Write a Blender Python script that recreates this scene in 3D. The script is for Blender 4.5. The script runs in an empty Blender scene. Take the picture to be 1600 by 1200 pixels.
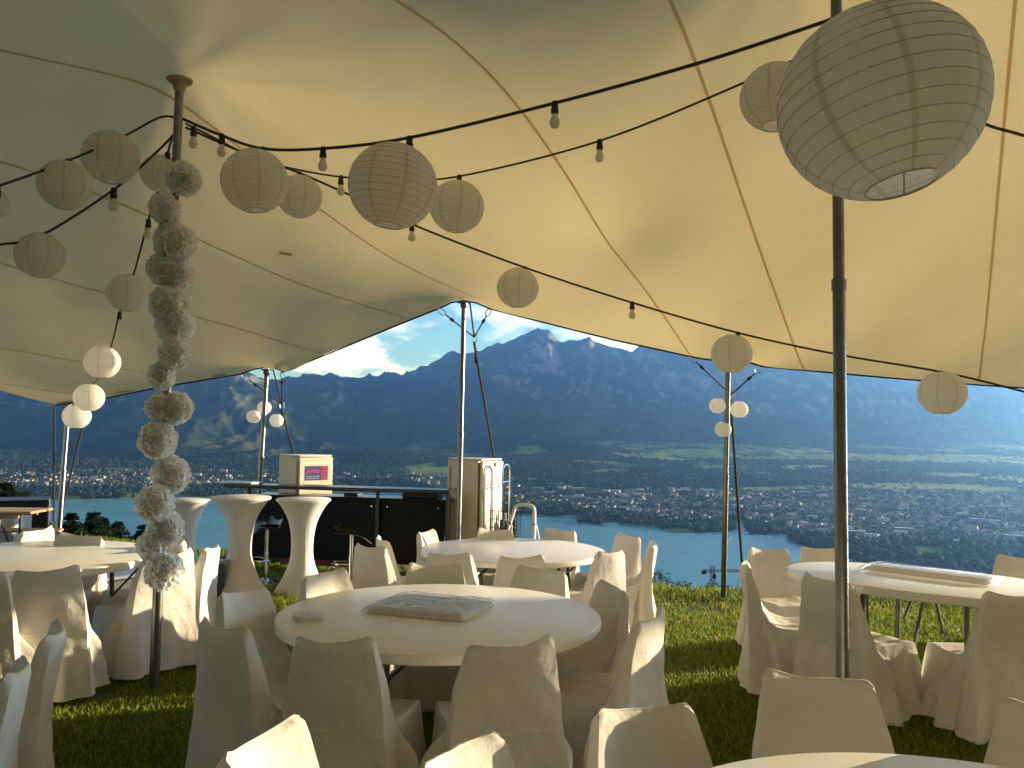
import bpy, math, random
import numpy as np
from mathutils import Vector, Matrix, noise as mnoise
R = math.radians
random.seed(7)
rng = np.random.default_rng(11)
scene = bpy.context.scene
col = scene.collection

# ------------------------------------------------------------------ camera
F_PX = 1290.0                      # focal length for a 1600 px wide frame
CAM_Z = 1.65
PITCH = math.atan(80.0 / F_PX)
ROLL = 0.0157
cX = Vector((1, 0, 0))
cF = Vector((0, math.cos(PITCH), math.sin(PITCH)))
cU0 = Vector((0, -math.sin(PITCH), math.cos(PITCH)))
cR = cX * math.cos(ROLL) + cU0 * math.sin(ROLL)
cU = cU0 * math.cos(ROLL) - cX * math.sin(ROLL)
cam_data = bpy.data.cameras.new('camera')
cam = bpy.data.objects.new('camera', cam_data)
col.objects.link(cam)
m = Matrix.Identity(4)
for i in range(3):
    m[i][0] = cR[i]; m[i][1] = cU[i]; m[i][2] = -cF[i]
m[2][3] = CAM_Z
cam.matrix_world = m
cam_data.sensor_width = 36.0
cam_data.lens = F_PX / 1600.0 * 36.0
cam_data.clip_start = 0.05
cam_data.clip_end = 60000
scene.camera = cam

# ------------------------------------------------------------------ light
SUN_AZ = R(64.0)                   # clockwise from the view direction (+Y)
SUN_EL = R(8.0)
sv = Vector((math.sin(SUN_AZ) * math.cos(SUN_EL), math.cos(SUN_AZ) * math.cos(SUN_EL), math.sin(SUN_EL)))
sun_data = bpy.data.lights.new('sun', 'SUN')
sun_data.energy = 5.0
sun_data.angle = R(0.5)
sun_data.color = (0.97, 0.95, 1.0)
sun = bpy.data.objects.new('sun', sun_data)
sun.rotation_euler = sv.to_track_quat('Z', 'Y').to_euler()
sun.location = (30, 20, 40)
col.objects.link(sun)

world = bpy.data.worlds.new('World')
scene.world = world
world.use_nodes = True
wn = world.node_tree.nodes; wl = world.node_tree.links
wn.clear()
w_out = wn.new('ShaderNodeOutputWorld')
w_bg = wn.new('ShaderNodeBackground')
w_bg.inputs['Strength'].default_value = 0.115
sky = wn.new('ShaderNodeTexSky')
sky.sky_type = 'NISHITA'
sky.sun_disc = False
sky.sun_elevation = SUN_EL
sky.sun_rotation = SUN_AZ
sky.altitude = 1000
sky.air_density = 1.0
sky.dust_density = 0.2
sky.ozone_density = 4.2
# cumulus band low over the ridge
tc = wn.new('ShaderNodeTexCoord')
mp = wn.new('ShaderNodeMapping')
mp.inputs['Scale'].default_value = (7.0, 7.0, 17.0)
mp.inputs['Location'].default_value = (1.3, 0.4, 0.2)
nz = wn.new('ShaderNodeTexNoise')
nz.inputs['Scale'].default_value = 1.0
nz.inputs['Detail'].default_value = 8.0
nz.inputs['Roughness'].default_value = 0.6
cr = wn.new('ShaderNodeValToRGB')
cr.color_ramp.elements[0].position = 0.45
cr.color_ramp.elements[1].position = 0.69
sep = wn.new('ShaderNodeSeparateXYZ')
el = wn.new('ShaderNodeMapRange')
el.inputs['From Min'].default_value = 0.19
el.inputs['From Max'].default_value = 0.075
el.inputs['To Min'].default_value = 0.12
el.inputs['To Max'].default_value = 0.95
mul = wn.new('ShaderNodeMath'); mul.operation = 'MULTIPLY'
mixc = wn.new('ShaderNodeMixRGB')
mixc.inputs['Color2'].default_value = (12.5, 11.9, 11.2, 1)
wl.new(tc.outputs['Generated'], mp.inputs['Vector'])
wl.new(mp.outputs['Vector'], nz.inputs['Vector'])
wl.new(nz.outputs['Fac'], cr.inputs['Fac'])
wl.new(tc.outputs['Generated'], sep.inputs['Vector'])
wl.new(sep.outputs['Z'], el.inputs['Value'])
wl.new(cr.outputs['Color'], mul.inputs[0])
wl.new(el.outputs['Result'], mul.inputs[1])
wl.new(mul.outputs['Value'], mixc.inputs['Fac'])
wl.new(sky.outputs['Color'], mixc.inputs['Color1'])
wl.new(mixc.outputs['Color'], w_bg.inputs['Color'])
wl.new(w_bg.outputs['Background'], w_out.inputs['Surface'])

scene.view_settings.view_transform = 'Standard'
scene.view_settings.look = 'None'
scene.view_settings.exposure = 1.4
scene.view_settings.gamma = 1.0
scene.view_settings.use_curve_mapping = False
scene.render.engine = 'CYCLES'
scene.cycles.max_bounces = 10
scene.cycles.transparent_max_bounces = 16
scene.cycles.diffuse_bounces = 5
scene.cycles.use_denoising = True

HAZE_DENSITY = 5.6e-5
HAZE_COLOR = (0.155, 0.39, 1.0)
HAZE_ANISO = 0.78

# ------------------------------------------------------------------ pixel helpers (1600x1200 photograph -> world)
def ray(px, py):
    u = (px - 800.0) / F_PX; v = (600.0 - py) / F_PX
    return cR * u + cU * v + cF
def at(px, py, y):
    d = ray(px, py); t = y / d.y
    return Vector((d.x * t, y, CAM_Z + d.z * t))
def sm(x, a, b):
    t = min(1.0, max(0.0, (x - a) / (b - a)))
    return t * t * (3 - 2 * t)
def smn(x, a, b):
    t = np.clip((x - a) / (b - a), 0, 1)
    return t * t * (3 - 2 * t)
def lawn_edge(x):
    return 12.6 - 1.3 * smn(np.asarray(x, float), -1.0, 2.0) + 0.25 * np.sin(np.asarray(x, float) * 1.7)
def groundn(x, y):
    x = np.asarray(x, float); y = np.asarray(y, float)
    z = -0.027 * y - 0.022 * x * np.clip(y / 6, 0, 1.8) * np.clip(1 - (np.abs(x) - 12) / 20, 0.3, 1)
    z = z + 0.14 * np.exp(-((x - 3.0) ** 2 + (y - 5.4) ** 2) / 4.0)
    z = z + 0.012 * np.sin(x * 2.1 + y * 0.7) * np.cos(y * 1.3 - x * 0.4)
    s = np.clip(y - lawn_edge(x), 0, None)
    z = z - (0.34 * s * s / (s + 1.2))
    return z
def ground(x, y):
    return float(groundn(x, y))
def on(px, py, h=0.0):
    d = ray(px, py)
    y = 6.0
    for _ in range(60):
        p = Vector((d.x / d.y * y, y, 0))
        zt = ground(p.x, y) + h
        k = d.z / d.y
        y = 0.5 * y + 0.5 * ((zt - CAM_Z) / k if k < -1e-3 else 40)
        y = max(0.6, min(40, y))
    return Vector((d.x / d.y * y, y, ground(d.x / d.y * y, y) + h))

# ------------------------------------------------------------------ numpy noise
_T = rng.random((256, 256))
def vnoise(x, y, s=0):
    x = np.asarray(x, float) + s * 37.7; y = np.asarray(y, float) + s * 91.3
    xi = np.floor(x).astype(int); yi = np.floor(y).astype(int)
    fx = x - xi; fy = y - yi
    fx = fx * fx * (3 - 2 * fx); fy = fy * fy * (3 - 2 * fy)
    g = lambda a, b: _T[a & 255, b & 255]
    return (g(xi, yi) * (1 - fx) + g(xi + 1, yi) * fx) * (1 - fy) + (g(xi, yi + 1) * (1 - fx) + g(xi + 1, yi + 1) * fx) * fy
def fbm(x, y, o=5, s=0, gain=0.5):
    r = 0; a = 1; t = 0
    for k in range(o):
        r = r + a * vnoise(x, y, s + k); t += a; a *= gain; x = x * 2.03; y = y * 2.03
    return r / t
def ridged(x, y, o=6, s=0, gain=0.55):
    r = 0; a = 1; t = 0; w = 1
    for k in range(o):
        n = 1 - np.abs(2 * vnoise(x, y, s + k) - 1); n = n * n
        r = r + a * n * w; w = np.clip(n * 1.6, 0, 1); t += a; a *= gain; x = x * 2.07; y = y * 2.07
    return r / t

# ------------------------------------------------------------------ materials
def mat(name, base, rough=0.6, metal=0.0, spec=0.5, noise=0.0, nscale=8.0, bump=0.0, bscale=40.0, transl=0.0,
        tcol=None, vcol=False, coat=0.0, detail=5.0, coords='Object', dark=None):
    M = bpy.data.materials.new(name); M.use_nodes = True
    N = M.node_tree.nodes; L = M.node_tree.links
    bs = N['Principled BSDF']; out = N['Material Output']
    bs.inputs['Base Color'].default_value = (*base, 1)
    bs.inputs['Roughness'].default_value = rough
    bs.inputs['Metallic'].default_value = metal
    bs.inputs['Specular IOR Level'].default_value = spec
    bs.inputs['Coat Weight'].default_value = coat
    csock = None
    t = N.new('ShaderNodeTexCoord')
    if vcol:
        a = N.new('ShaderNodeAttribute'); a.attribute_name = 'Col'; csock = a.outputs['Color']
    if noise > 0:
        n = N.new('ShaderNodeTexNoise'); n.inputs['Scale'].default_value = nscale; n.inputs['Detail'].default_value = detail
        n.inputs['Roughness'].default_value = 0.62
        L.new(t.outputs[coords], n.inputs['Vector'])
        mr = N.new('ShaderNodeMapRange'); mr.inputs['From Min'].default_value = 0.25; mr.inputs['From Max'].default_value = 0.75
        mr.inputs['To Min'].default_value = 1 - noise; mr.inputs['To Max'].default_value = 1 + noise * 0.5
        L.new(n.outputs['Fac'], mr.inputs['Value'])
        mx = N.new('ShaderNodeVectorMath'); mx.operation = 'SCALE'
        if csock: L.new(csock, mx.inputs[0])
        else: mx.inputs[0].default_value = base
        L.new(mr.outputs['Result'], mx.inputs['Scale'])
        csock = mx.outputs['Vector']
    if csock: L.new(csock, bs.inputs['Base Color'])
    if bump > 0:
        n2 = N.new('ShaderNodeTexNoise'); n2.inputs['Scale'].default_value = bscale; n2.inputs['Detail'].default_value = 6
        L.new(t.outputs[coords], n2.inputs['Vector'])
        b = N.new('ShaderNodeBump'); b.inputs['Strength'].default_value = bump; b.inputs['Distance'].default_value = 0.02
        L.new(n2.outputs['Fac'], b.inputs['Height']); L.new(b.outputs['Normal'], bs.inputs['Normal'])
    if transl > 0:
        tr = N.new('ShaderNodeBsdfTranslucent'); tr.inputs['Color'].default_value = (*(tcol or base), 1)
        if csock and not tcol: L.new(csock, tr.inputs['Color'])
        ms = N.new('ShaderNodeMixShader'); ms.inputs['Fac'].default_value = transl
        L.new(bs.outputs['BSDF'], ms.inputs[1]); L.new(tr.outputs['BSDF'], ms.inputs[2]); L.new(ms.outputs['Shader'], out.inputs['Surface'])
    return M

M = {}
M['tent'] = mat('tent_fabric', (0.76, 0.55, 0.20), 0.7, spec=0.15, noise=0.10, nscale=1.3, bump=0.12, bscale=160, transl=0.46, tcol=(0.655, 0.495, 0.228))
M['seam'] = mat('seam_tape', (0.62, 0.51, 0.33), 0.6, spec=0.2, noise=0.12, nscale=20, transl=0.58, tcol=(0.84, 0.67, 0.40))
M['patch'] = mat('reinforced_patch', (0.48, 0.39, 0.24), 0.8, noise=0.4, nscale=14)
M['rope'] = mat('black_rope', (0.015, 0.016, 0.02), 0.7, noise=0.3, nscale=60)
M['cable'] = mat('black_cable', (0.012, 0.012, 0.012), 0.45, noise=0.2, nscale=30)
M['pole'] = mat('galvanised_pole', (0.23, 0.225, 0.215), 0.34, metal=1.0, noise=0.3, nscale=9, bump=0.1, bscale=50)
M['steel'] = mat('chrome', (0.75, 0.75, 0.75), 0.12, metal=1.0, noise=0.1, nscale=20)
M['alu'] = mat('aluminium', (0.70, 0.68, 0.62), 0.5, metal=0.1, noise=0.15, nscale=15)
M['cover'] = mat('chair_cover_cloth', (0.76, 0.72, 0.665), 0.85, spec=0.1, noise=0.10, nscale=5, bump=0.35, bscale=22, transl=0.16)
M['stretch'] = mat('stretch_cover', (0.82, 0.78, 0.715), 0.8, spec=0.1, noise=0.08, nscale=6, bump=0.2, bscale=14, transl=0.12)
M['table'] = mat('table_plastic', (0.82, 0.78, 0.70), 0.36, spec=0.5, noise=0.07, nscale=7, bump=0.06, bscale=120)
M['leg'] = mat('table_leg_paint', (0.075, 0.072, 0.07), 0.45, noise=0.3, nscale=12)
M['chairleg'] = mat('chair_leg_black', (0.02, 0.02, 0.02), 0.4, noise=0.2, nscale=12)
M['bulb'] = mat('frosted_bulb', (0.86, 0.83, 0.75), 0.2, noise=0.05, nscale=30, transl=0.55)
M['tissue'] = mat('tissue_paper', (0.95, 0.945, 0.93), 0.9, spec=0.05, noise=0.03, nscale=12, transl=0.62)
M['black'] = mat('bar_panel', (0.009, 0.009, 0.010), 0.5, spec=0.18, noise=0.25, nscale=4, bump=0.05, bscale=60)
M['blacktop'] = mat('bar_top', (0.02, 0.02, 0.022), 0.28, noise=0.25, nscale=6)
M['red'] = mat('red_strip', (0.16, 0.02, 0.015), 0.5, noise=0.3, nscale=8)
M['fridge'] = mat('fridge_enamel', (0.70, 0.60, 0.43), 0.42, noise=0.10, nscale=3)
M['fridgedark'] = mat('fridge_gasket', (0.24, 0.19, 0.13), 0.6, noise=0.2, nscale=9)
M['seatblack'] = mat('stool_plastic', (0.015, 0.015, 0.017), 0.25, noise=0.2, nscale=9)
M['wood'] = mat('pine_wood', (0.52, 0.30, 0.12), 0.5, noise=0.35, nscale=4)
M['stage'] = mat('stage_top', (0.20, 0.24, 0.31), 0.35, noise=0.25, nscale=3)  # blue grey of the reflected sky put into the deck colour
M['stageside'] = mat('stage_side', (0.05, 0.06, 0.07), 0.7, noise=0.3, nscale=5)
M['case'] = mat('black_case', (0.010, 0.012, 0.018), 0.5, noise=0.3, nscale=3)
M['greyplastic'] = mat('pale_plastic', (0.55, 0.56, 0.54), 0.4, noise=0.12, nscale=6, transl=0.2)
M['linen'] = mat('folded_linen', (0.86, 0.84, 0.80), 0.85, noise=0.06, nscale=14, bump=0.3, bscale=30, transl=0.3)
M['blue'] = mat('sticker_blue', (0.035, 0.045, 0.16), 0.4, noise=0.35, nscale=14)
M['pink'] = mat('sticker_pink', (0.75, 0.03, 0.11), 0.4, noise=0.15, nscale=20)
M['pinkdim'] = mat('sticker_red_field', (0.40, 0.03, 0.09), 0.4, noise=0.45, nscale=30)
M['palegrey'] = mat('sticker_pale', (0.35, 0.33, 0.38), 0.4, noise=0.5, nscale=40)
M['grass'] = mat('grass_blade', (0.10, 0.14, 0.02), 0.55, spec=0.25, vcol=True, transl=0.38)
M['lawn'] = mat('lawn_soil', (0.075, 0.095, 0.026), 0.95, spec=0.1, noise=0.5, nscale=3.0, bump=0.6, bscale=25)
M['hill'] = mat('hillside_meadow', (0.045, 0.065, 0.02), 0.95, spec=0.1, noise=0.5, nscale=0.08)
M['bark'] = mat('bark', (0.06, 0.042, 0.03), 0.9, noise=0.4, nscale=6)
M['needle'] = mat('needles', (0.022, 0.038, 0.018), 0.8, spec=0.15, noise=0.5, nscale=1.2, transl=0.2)
M['leafy'] = mat('leaves', (0.035, 0.055, 0.018), 0.8, spec=0.15, noise=0.5, nscale=1.2, transl=0.25)
M['farleaf'] = mat('far_foliage', (0.032, 0.05, 0.018), 0.95, spec=0.05, noise=0.35, nscale=0.12, vcol=True)
M['fartree'] = mat('far_tree_crown', (0.034, 0.054, 0.018), 0.95, spec=0.05, noise=0.5, nscale=0.25)
M['terrain'] = mat('valley_ground', (0.05, 0.07, 0.03), 0.97, spec=0.03, noise=0.30, nscale=0.02, vcol=True, detail=8)
M['rocky'] = mat('mountain_ground', (0.05, 0.07, 0.03), 0.97, spec=0.03, noise=0.45, nscale=0.006, vcol=True, detail=10)
for k, c in {'wall_white': (0.42, 0.40, 0.38), 'wall_cream': (0.36, 0.31, 0.24), 'wall_grey': (0.20, 0.20, 0.20), 'wall_tan': (0.28, 0.20, 0.14),
             'roof_brown': (0.10, 0.07, 0.06), 'roof_red': (0.13, 0.06, 0.05), 'roof_grey': (0.13, 0.13, 0.14), 'roof_pale': (0.42, 0.42, 0.43)}.items():
    M[k] = mat(k, c, 0.85, noise=0.2, nscale=0.2)
M['white'] = mat('white_paint', (0.75, 0.75, 0.73), 0.4, noise=0.1, nscale=4)
M['cranepaint'] = mat('crane_paint', (0.10, 0.05, 0.05), 0.6, noise=0.2, nscale=0.5)

def paper_mat():
    Mt = mat('lantern_paper', (0.78, 0.75, 0.68), 0.85, spec=0.05, noise=0.05, nscale=9, bump=0.25, bscale=35, transl=0.6)
    N = Mt.node_tree.nodes; L = Mt.node_tree.links
    # overlapping gores: eight narrow bands of doubled paper
    t = N.new('ShaderNodeTexCoord'); s = N.new('ShaderNodeSeparateXYZ'); L.new(t.outputs['Object'], s.inputs['Vector'])
    an = N.new('ShaderNodeMath'); an.operation = 'ARCTAN2'; L.new(s.outputs['Y'], an.inputs[0]); L.new(s.outputs['X'], an.inputs[1])
    k = N.new('ShaderNodeMath'); k.operation = 'MULTIPLY'; k.inputs[1].default_value = 8 / (2 * math.pi); L.new(an.outputs[0], k.inputs[0])
    fr = N.new('ShaderNodeMath'); fr.operation = 'FRACT'; L.new(k.outputs[0], fr.inputs[0])
    rp = N.new('ShaderNodeValToRGB'); rp.color_ramp.interpolation = 'LINEAR'
    e = rp.color_ramp.elements; e[0].position = 0.0; e[0].color = (0.75, 0.72, 0.65, 1); e[1].position = 0.085; e[1].color = (0.75, 0.72, 0.65, 1)
    x = e.new(0.105); x.color = (0.90, 0.88, 0.84, 1); x = e.new(0.985); x.color = (0.90, 0.88, 0.84, 1)
    L.new(fr.outputs[0], rp.inputs['Fac'])
    for n in N:
        if n.type == 'VECT_MATH':
            L.new(rp.outputs['Color'], n.inputs[0])
    return Mt
M['paper'] = paper_mat()
M['wire'] = mat('rib_wire', (0.40, 0.37, 0.30), 0.5, noise=0.2, nscale=20)

def film_mat():
    Mt = bpy.data.materials.new('clear_plastic_film'); Mt.use_nodes = True
    N = Mt.node_tree.nodes; L = Mt.node_tree.links; N.clear()
    o = N.new('ShaderNodeOutputMaterial'); tr = N.new('ShaderNodeBsdfTransparent'); gl = N.new('ShaderNodeBsdfGlossy')
    tr.inputs['Color'].default_value = (0.96, 0.96, 0.97, 1)
    gl.inputs['Roughness'].default_value = 0.12; gl.inputs['Color'].default_value = (0.95, 0.95, 0.97, 1)
    lw = N.new('ShaderNodeLayerWeight'); lw.inputs['Blend'].default_value = 0.13
    t = N.new('ShaderNodeTexCoord'); n = N.new('ShaderNodeTexNoise'); n.inputs['Scale'].default_value = 22; n.inputs['Detail'].default_value = 5
    n.inputs['Distortion'].default_value = 1.5
    b = N.new('ShaderNodeBump'); b.inputs['Strength'].default_value = 0.55; b.inputs['Distance'].default_value = 0.02
    ms = N.new('ShaderNodeMixShader')
    L.new(t.outputs['Object'], n.inputs['Vector']); L.new(n.outputs['Fac'], b.inputs['Height'])
    L.new(b.outputs['Normal'], gl.inputs['Normal']); L.new(b.outputs['Normal'], lw.inputs['Normal'])
    L.new(lw.outputs['Fresnel'], ms.inputs['Fac']); L.new(tr.outputs[0], ms.inputs[1]); L.new(gl.outputs[0], ms.inputs[2]); L.new(ms.outputs[0], o.inputs['Surface'])
    return Mt
M['film'] = film_mat()

def water_mat():
    Mt = bpy.data.materials.new('lake_water'); Mt.use_nodes = True
    N = Mt.node_tree.nodes; L = Mt.node_tree.links
    bs = N['Principled BSDF']
    bs.inputs['Base Color'].default_value = (0.072, 0.222, 0.268, 1)
    bs.inputs['Roughness'].default_value = 0.22
    bs.inputs['IOR'].default_value = 1.33
    t = N.new('ShaderNodeTexCoord')
    mpn = N.new('ShaderNodeMapping'); mpn.inputs['Scale'].default_value = (0.02, 0.05, 0.02)
    n = N.new('ShaderNodeTexNoise'); n.inputs['Scale'].default_value = 1.0; n.inputs['Detail'].default_value = 8; n.inputs['Roughness'].default_value = 0.65
    b = N.new('ShaderNodeBump'); b.inputs['Strength'].default_value = 0.5; b.inputs['Distance'].default_value = 2.5
    n2 = N.new('ShaderNodeTexNoise'); n2.inputs['Scale'].default_value = 0.0018; n2.inputs['Detail'].default_value = 6
    rp = N.new('ShaderNodeMapRange'); rp.inputs['From Min'].default_value = 0.3; rp.inputs['From Max'].default_value = 0.7
    rp.inputs['To Min'].default_value = 0.16; rp.inputs['To Max'].default_value = 0.30
    L.new(t.outputs['Object'], mpn.inputs['Vector']); L.new(mpn.outputs['Vector'], n.inputs['Vector'])
    L.new(n.outputs['Fac'], b.inputs['Height']); L.new(b.outputs['Normal'], bs.inputs['Normal'])
    L.new(t.outputs['Object'], n2.inputs['Vector']); L.new(n2.outputs['Fac'], rp.inputs['Value']); L.new(rp.outputs['Result'], bs.inputs['Roughness'])
    return Mt
M['water'] = water_mat()

# ------------------------------------------------------------------ object helpers
def tag(o, label=None, cat=None, group=None, kind=None):
    if label: o['label'] = label
    if cat: o['category'] = cat
    if group: o['group'] = group
    if kind: o['kind'] = kind
    return o
def thing(name, label, cat, loc=(0, 0, 0), rotz=0.0, group=None):
    o = bpy.data.objects.new(name, None); col.objects.link(o)
    o.empty_display_size = 0.1
    o.location = loc; o.rotation_euler = (0, 0, rotz)
    return tag(o, label, cat, group)
def link(name, me, parent=None, loc=None):
    o = bpy.data.objects.new(name, me); col.objects.link(o)
    if parent is not None: o.parent = parent
    if loc is not None: o.location = loc
    return o
def copy_tree(o, parent=None):
    c = o.copy(); col.objects.link(c)
    c.parent = parent
    for ch in list(o.children): copy_tree(ch, c)
    return c
def mesh_np(name, V, Fc, mats, smooth=True, cols=None, midx=None):
    V = np.asarray(V, np.float32); Fc = np.asarray(Fc, np.int32); k = Fc.shape[1]
    me = bpy.data.meshes.new(name)
    me.vertices.add(len(V)); me.vertices.foreach_set('co', V.ravel())
    me.loops.add(Fc.size); me.loops.foreach_set('vertex_index', Fc.ravel())
    me.polygons.add(len(Fc))
    me.polygons.foreach_set('loop_start', np.arange(0, Fc.size, k, dtype=np.int32))
    me.polygons.foreach_set('loop_total', np.full(len(Fc), k, np.int32))
    if midx is not None: me.polygons.foreach_set('material_index', np.asarray(midx, np.int32))
    me.polygons.foreach_set('use_smooth', np.full(len(Fc), smooth, bool))
    me.update(calc_edges=True)
    if cols is not None:
        a = me.color_attributes.new('Col', 'FLOAT_COLOR', 'POINT')
        a.data.foreach_set('color', np.concatenate([np.asarray(cols, np.float32), np.ones((len(V), 1), np.float32)], 1).ravel())
    for mm in (mats if isinstance(mats, (list, tuple)) else [mats]): me.materials.append(mm)
    return me
def grid_np(P):
    r, c = P.shape[:2]
    i = np.arange(r * c).reshape(r, c)
    return P.reshape(-1, 3), np.stack([i[:-1, :-1], i[:-1, 1:], i[1:, 1:], i[1:, :-1]], -1).reshape(-1, 4)

class MB:
    def __init__(s): s.v = []; s.f = []
    def add(s, vs, fs):
        b = len(s.v); s.v += [tuple(v) for v in vs]; s.f += [tuple(b + i for i in f) for f in fs]; return s
    def box(s, c, d, rz=0.0, bev=0.0, rot=None):
        hx, hy, hz = d[0] / 2, d[1] / 2, d[2] / 2
        b = min(bev, hx * .9, hy * .9, hz * .9)
        pts = []
        if b > 0:
            # chamfered box
            for sx in (-1, 1):
                for sy in (-1, 1):
                    for sz in (-1, 1):
                        pts += [(sx * hx, sy * (hy - b), sz * (hz - b)), (sx * (hx - b), sy * hy, sz * (hz - b)), (sx * (hx - b), sy * (hy - b), sz * hz)]
            def I(sx, sy, sz, k): return (((sx > 0) * 2 + (sy > 0)) * 2 + (sz > 0)) * 3 + k
            fs = []
            q = [(-1, -1), (1, -1), (1, 1), (-1, 1)]
            for sg in (-1, 1):
                fs.append([I(sg, a, c2, 0) for a, c2 in (q if sg > 0 else q[::-1])])
                fs.append([I(a, sg, c2, 1) for a, c2 in (q[::-1] if sg > 0 else q)])
                fs.append([I(a, c2, sg, 2) for a, c2 in (q if sg > 0 else q[::-1])])
            for a in (-1, 1):
                for c2 in (-1, 1):
                    fs.append([I(a, c2, -1, 0), I(a, c2, 1, 0), I(a, c2, 1, 1), I(a, c2, -1, 1)])
                    fs.append([I(a, -1, c2, 0), I(a, 1, c2, 0), I(a, 1, c2, 2), I(a, -1, c2, 2)])
                    fs.append([I(-1, a, c2, 1), I(1, a, c2, 1), I(1, a, c2, 2), I(-1, a, c2, 2)])
                    for d3 in (-1, 1): fs.append([I(a, c2, d3, 0), I(a, c2, d3, 1), I(a, c2, d3, 2)])
        else:
            pts = [(x * hx, y * hy, z * hz) for x in (-1, 1) for y in (-1, 1) for z in (-1, 1)]
            fs = [(0, 1, 3, 2), (4, 6, 7, 5), (0, 4, 5, 1), (2, 3, 7, 6), (0, 2, 6, 4), (1, 5, 7, 3)]
        mt = rot if rot is not None else Matrix.Rotation(rz, 3, 'Z')
        c = Vector(c)
        return s.add([mt @ Vector(p) + c for p in pts], fs)
    def tube(s, pts, r, n=8, closed=False, caps=True, flat=None):
        pts = [Vector(p) for p in pts]; k = len(pts)
        rs = r if isinstance(r, (list, tuple)) else [r] * k
        ring = []; ref = Vector((0.13, 0.21, 0.97))
        prev = None
        for i, p in enumerate(pts):
            a = pts[(i - 1) % k] if closed else pts[max(0, i - 1)]
            b = pts[(i + 1) % k] if closed else pts[min(k - 1, i + 1)]
            t = (b - a); t = t.normalized() if t.length > 1e-9 else Vector((0, 0, 1))
            if prev is None:
                e1 = ref.cross(t)
                if e1.length < 0.2: e1 = Vector((1, 0, 0)).cross(t)
            else:
                e1 = prev - t * prev.dot(t)
            e1.normalize(); prev = e1; e2 = t.cross(e1)
            ring.append([p + (e1 * math.cos(2 * math.pi * j / n) + e2 * math.sin(2 * math.pi * j / n)) * rs[i] for j in range(n)])
        vs = [v for q in ring for v in q]; fs = []
        for i in range(k if closed else k - 1):
            for j in range(n):
                fs.append((i * n + j, i * n + (j + 1) % n, ((i + 1) % k) * n + (j + 1) % n, ((i + 1) % k) * n + j))
        if caps and not closed: fs += [tuple(range(n))[::-1], tuple((k - 1) * n + j for j in range(n))]
        return s.add(vs, fs)
    def lathe(s, prof, n=24, c=(0, 0, 0), cap=True, mod=None):
        vs = []; fs = []
        for i, (r, z) in enumerate(prof):
            for j in range(n):
                th = 2 * math.pi * j / n
                rr = mod(r, z, th) if mod else r
                vs.append((c[0] + rr * math.cos(th), c[1] + rr * math.sin(th), c[2] + z))
        for i in range(len(prof) - 1):
            for j in range(n): fs.append((i * n + j, i * n + (j + 1) % n, (i + 1) * n + (j + 1) % n, (i + 1) * n + j))
        if cap: fs += [tuple(range(n))[::-1], tuple((len(prof) - 1) * n + j for j in range(n))]
        return s.add(vs, fs)
    def mesh(s, name, mt, smooth=True, angle=40):
        me = bpy.data.meshes.new(name); me.from_pydata(s.v, [], s.f)
        for mm in (mt if isinstance(mt, (list, tuple)) else [mt]): me.materials.append(mm)
        if smooth:
            me.polygons.foreach_set('use_smooth', [True] * len(me.polygons))
            me.update()
            try: me.set_sharp_from_angle(angle=R(angle))
            except Exception: pass
        me.update(); return me
    def obj(s, name, mt, parent=None, loc=None, smooth=True, angle=40):
        return link(name, s.mesh(name, mt, smooth, angle), parent, loc)
def spline(pts, n=8):
    P = [Vector(p) for p in pts]; out = []
    for i in range(len(P) - 1):
        p0 = P[max(0, i - 1)]; p1 = P[i]; p2 = P[i + 1]; p3 = P[min(len(P) - 1, i + 2)]
        for k in range(n):
            t = k / n
            out.append(0.5 * ((2 * p1) + (p2 - p0) * t + (2 * p0 - 5 * p1 + 4 * p2 - p3) * t * t + (3 * p1 - p0 - 3 * p2 + p3) * t ** 3))
    out.append(P[-1]); return out
def circ(c, r, n=20, ax=(0, 0, 1)):
    q = Vector(ax).to_track_quat('Z', 'Y'); c = Vector(c)
    return [c + q @ Vector((r * math.cos(2 * math.pi * k / n), r * math.sin(2 * math.pi * k / n), 0)) for k in range(n)]

# ================================================================== SETTING
# ---- lawn and the hillside falling to the lake
xs = np.concatenate([np.linspace(-400, -24, 16), np.linspace(-23, 23, 116), np.linspace(24, 400, 16)])
ys = np.concatenate([np.linspace(-14, 2, 12), np.linspace(2.2, 17, 90)])
XX, YY = np.meshgrid(xs, ys)
ZZ = groundn(XX, YY) + 0.012 * (vnoise(XX * 2.2, YY * 2.2, 3) - 0.5) * (np.abs(XX) < 24)
V, Fq = grid_np(np.stack([XX, YY, ZZ], -1))
tag(link('lawn', mesh_np('lawn', V, Fq, M['lawn'])), kind='structure')
xs2 = np.linspace(-400, 400, 40); ys2 = np.concatenate([np.linspace(17, 60, 14), np.linspace(70, 1500, 40)])
X2, Y2 = np.meshgrid(xs2, ys2)
X2 = X2 * (1 + Y2 / 300)
z17 = groundn(np.clip(X2, -400, 400), np.full_like(X2, 17.0))
Z2 = z17 - 0.31 * (Y2 - 17) + (fbm(X2 / 60, Y2 / 60, 4, 5) - 0.5) * np.clip((Y2 - 17) / 12, 0, 5)
Z2 = np.maximum(Z2, -409)
V, Fq = grid_np(np.stack([X2, Y2, Z2], -1))
tag(link('hillside', mesh_np('hillside', V, Fq, M['hill'])), kind='structure')
def hill_z(x, y):
    return float(groundn(min(400, max(-400, x / (1 + y / 300))), 17.0)) - 0.31 * (y - 17)

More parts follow.
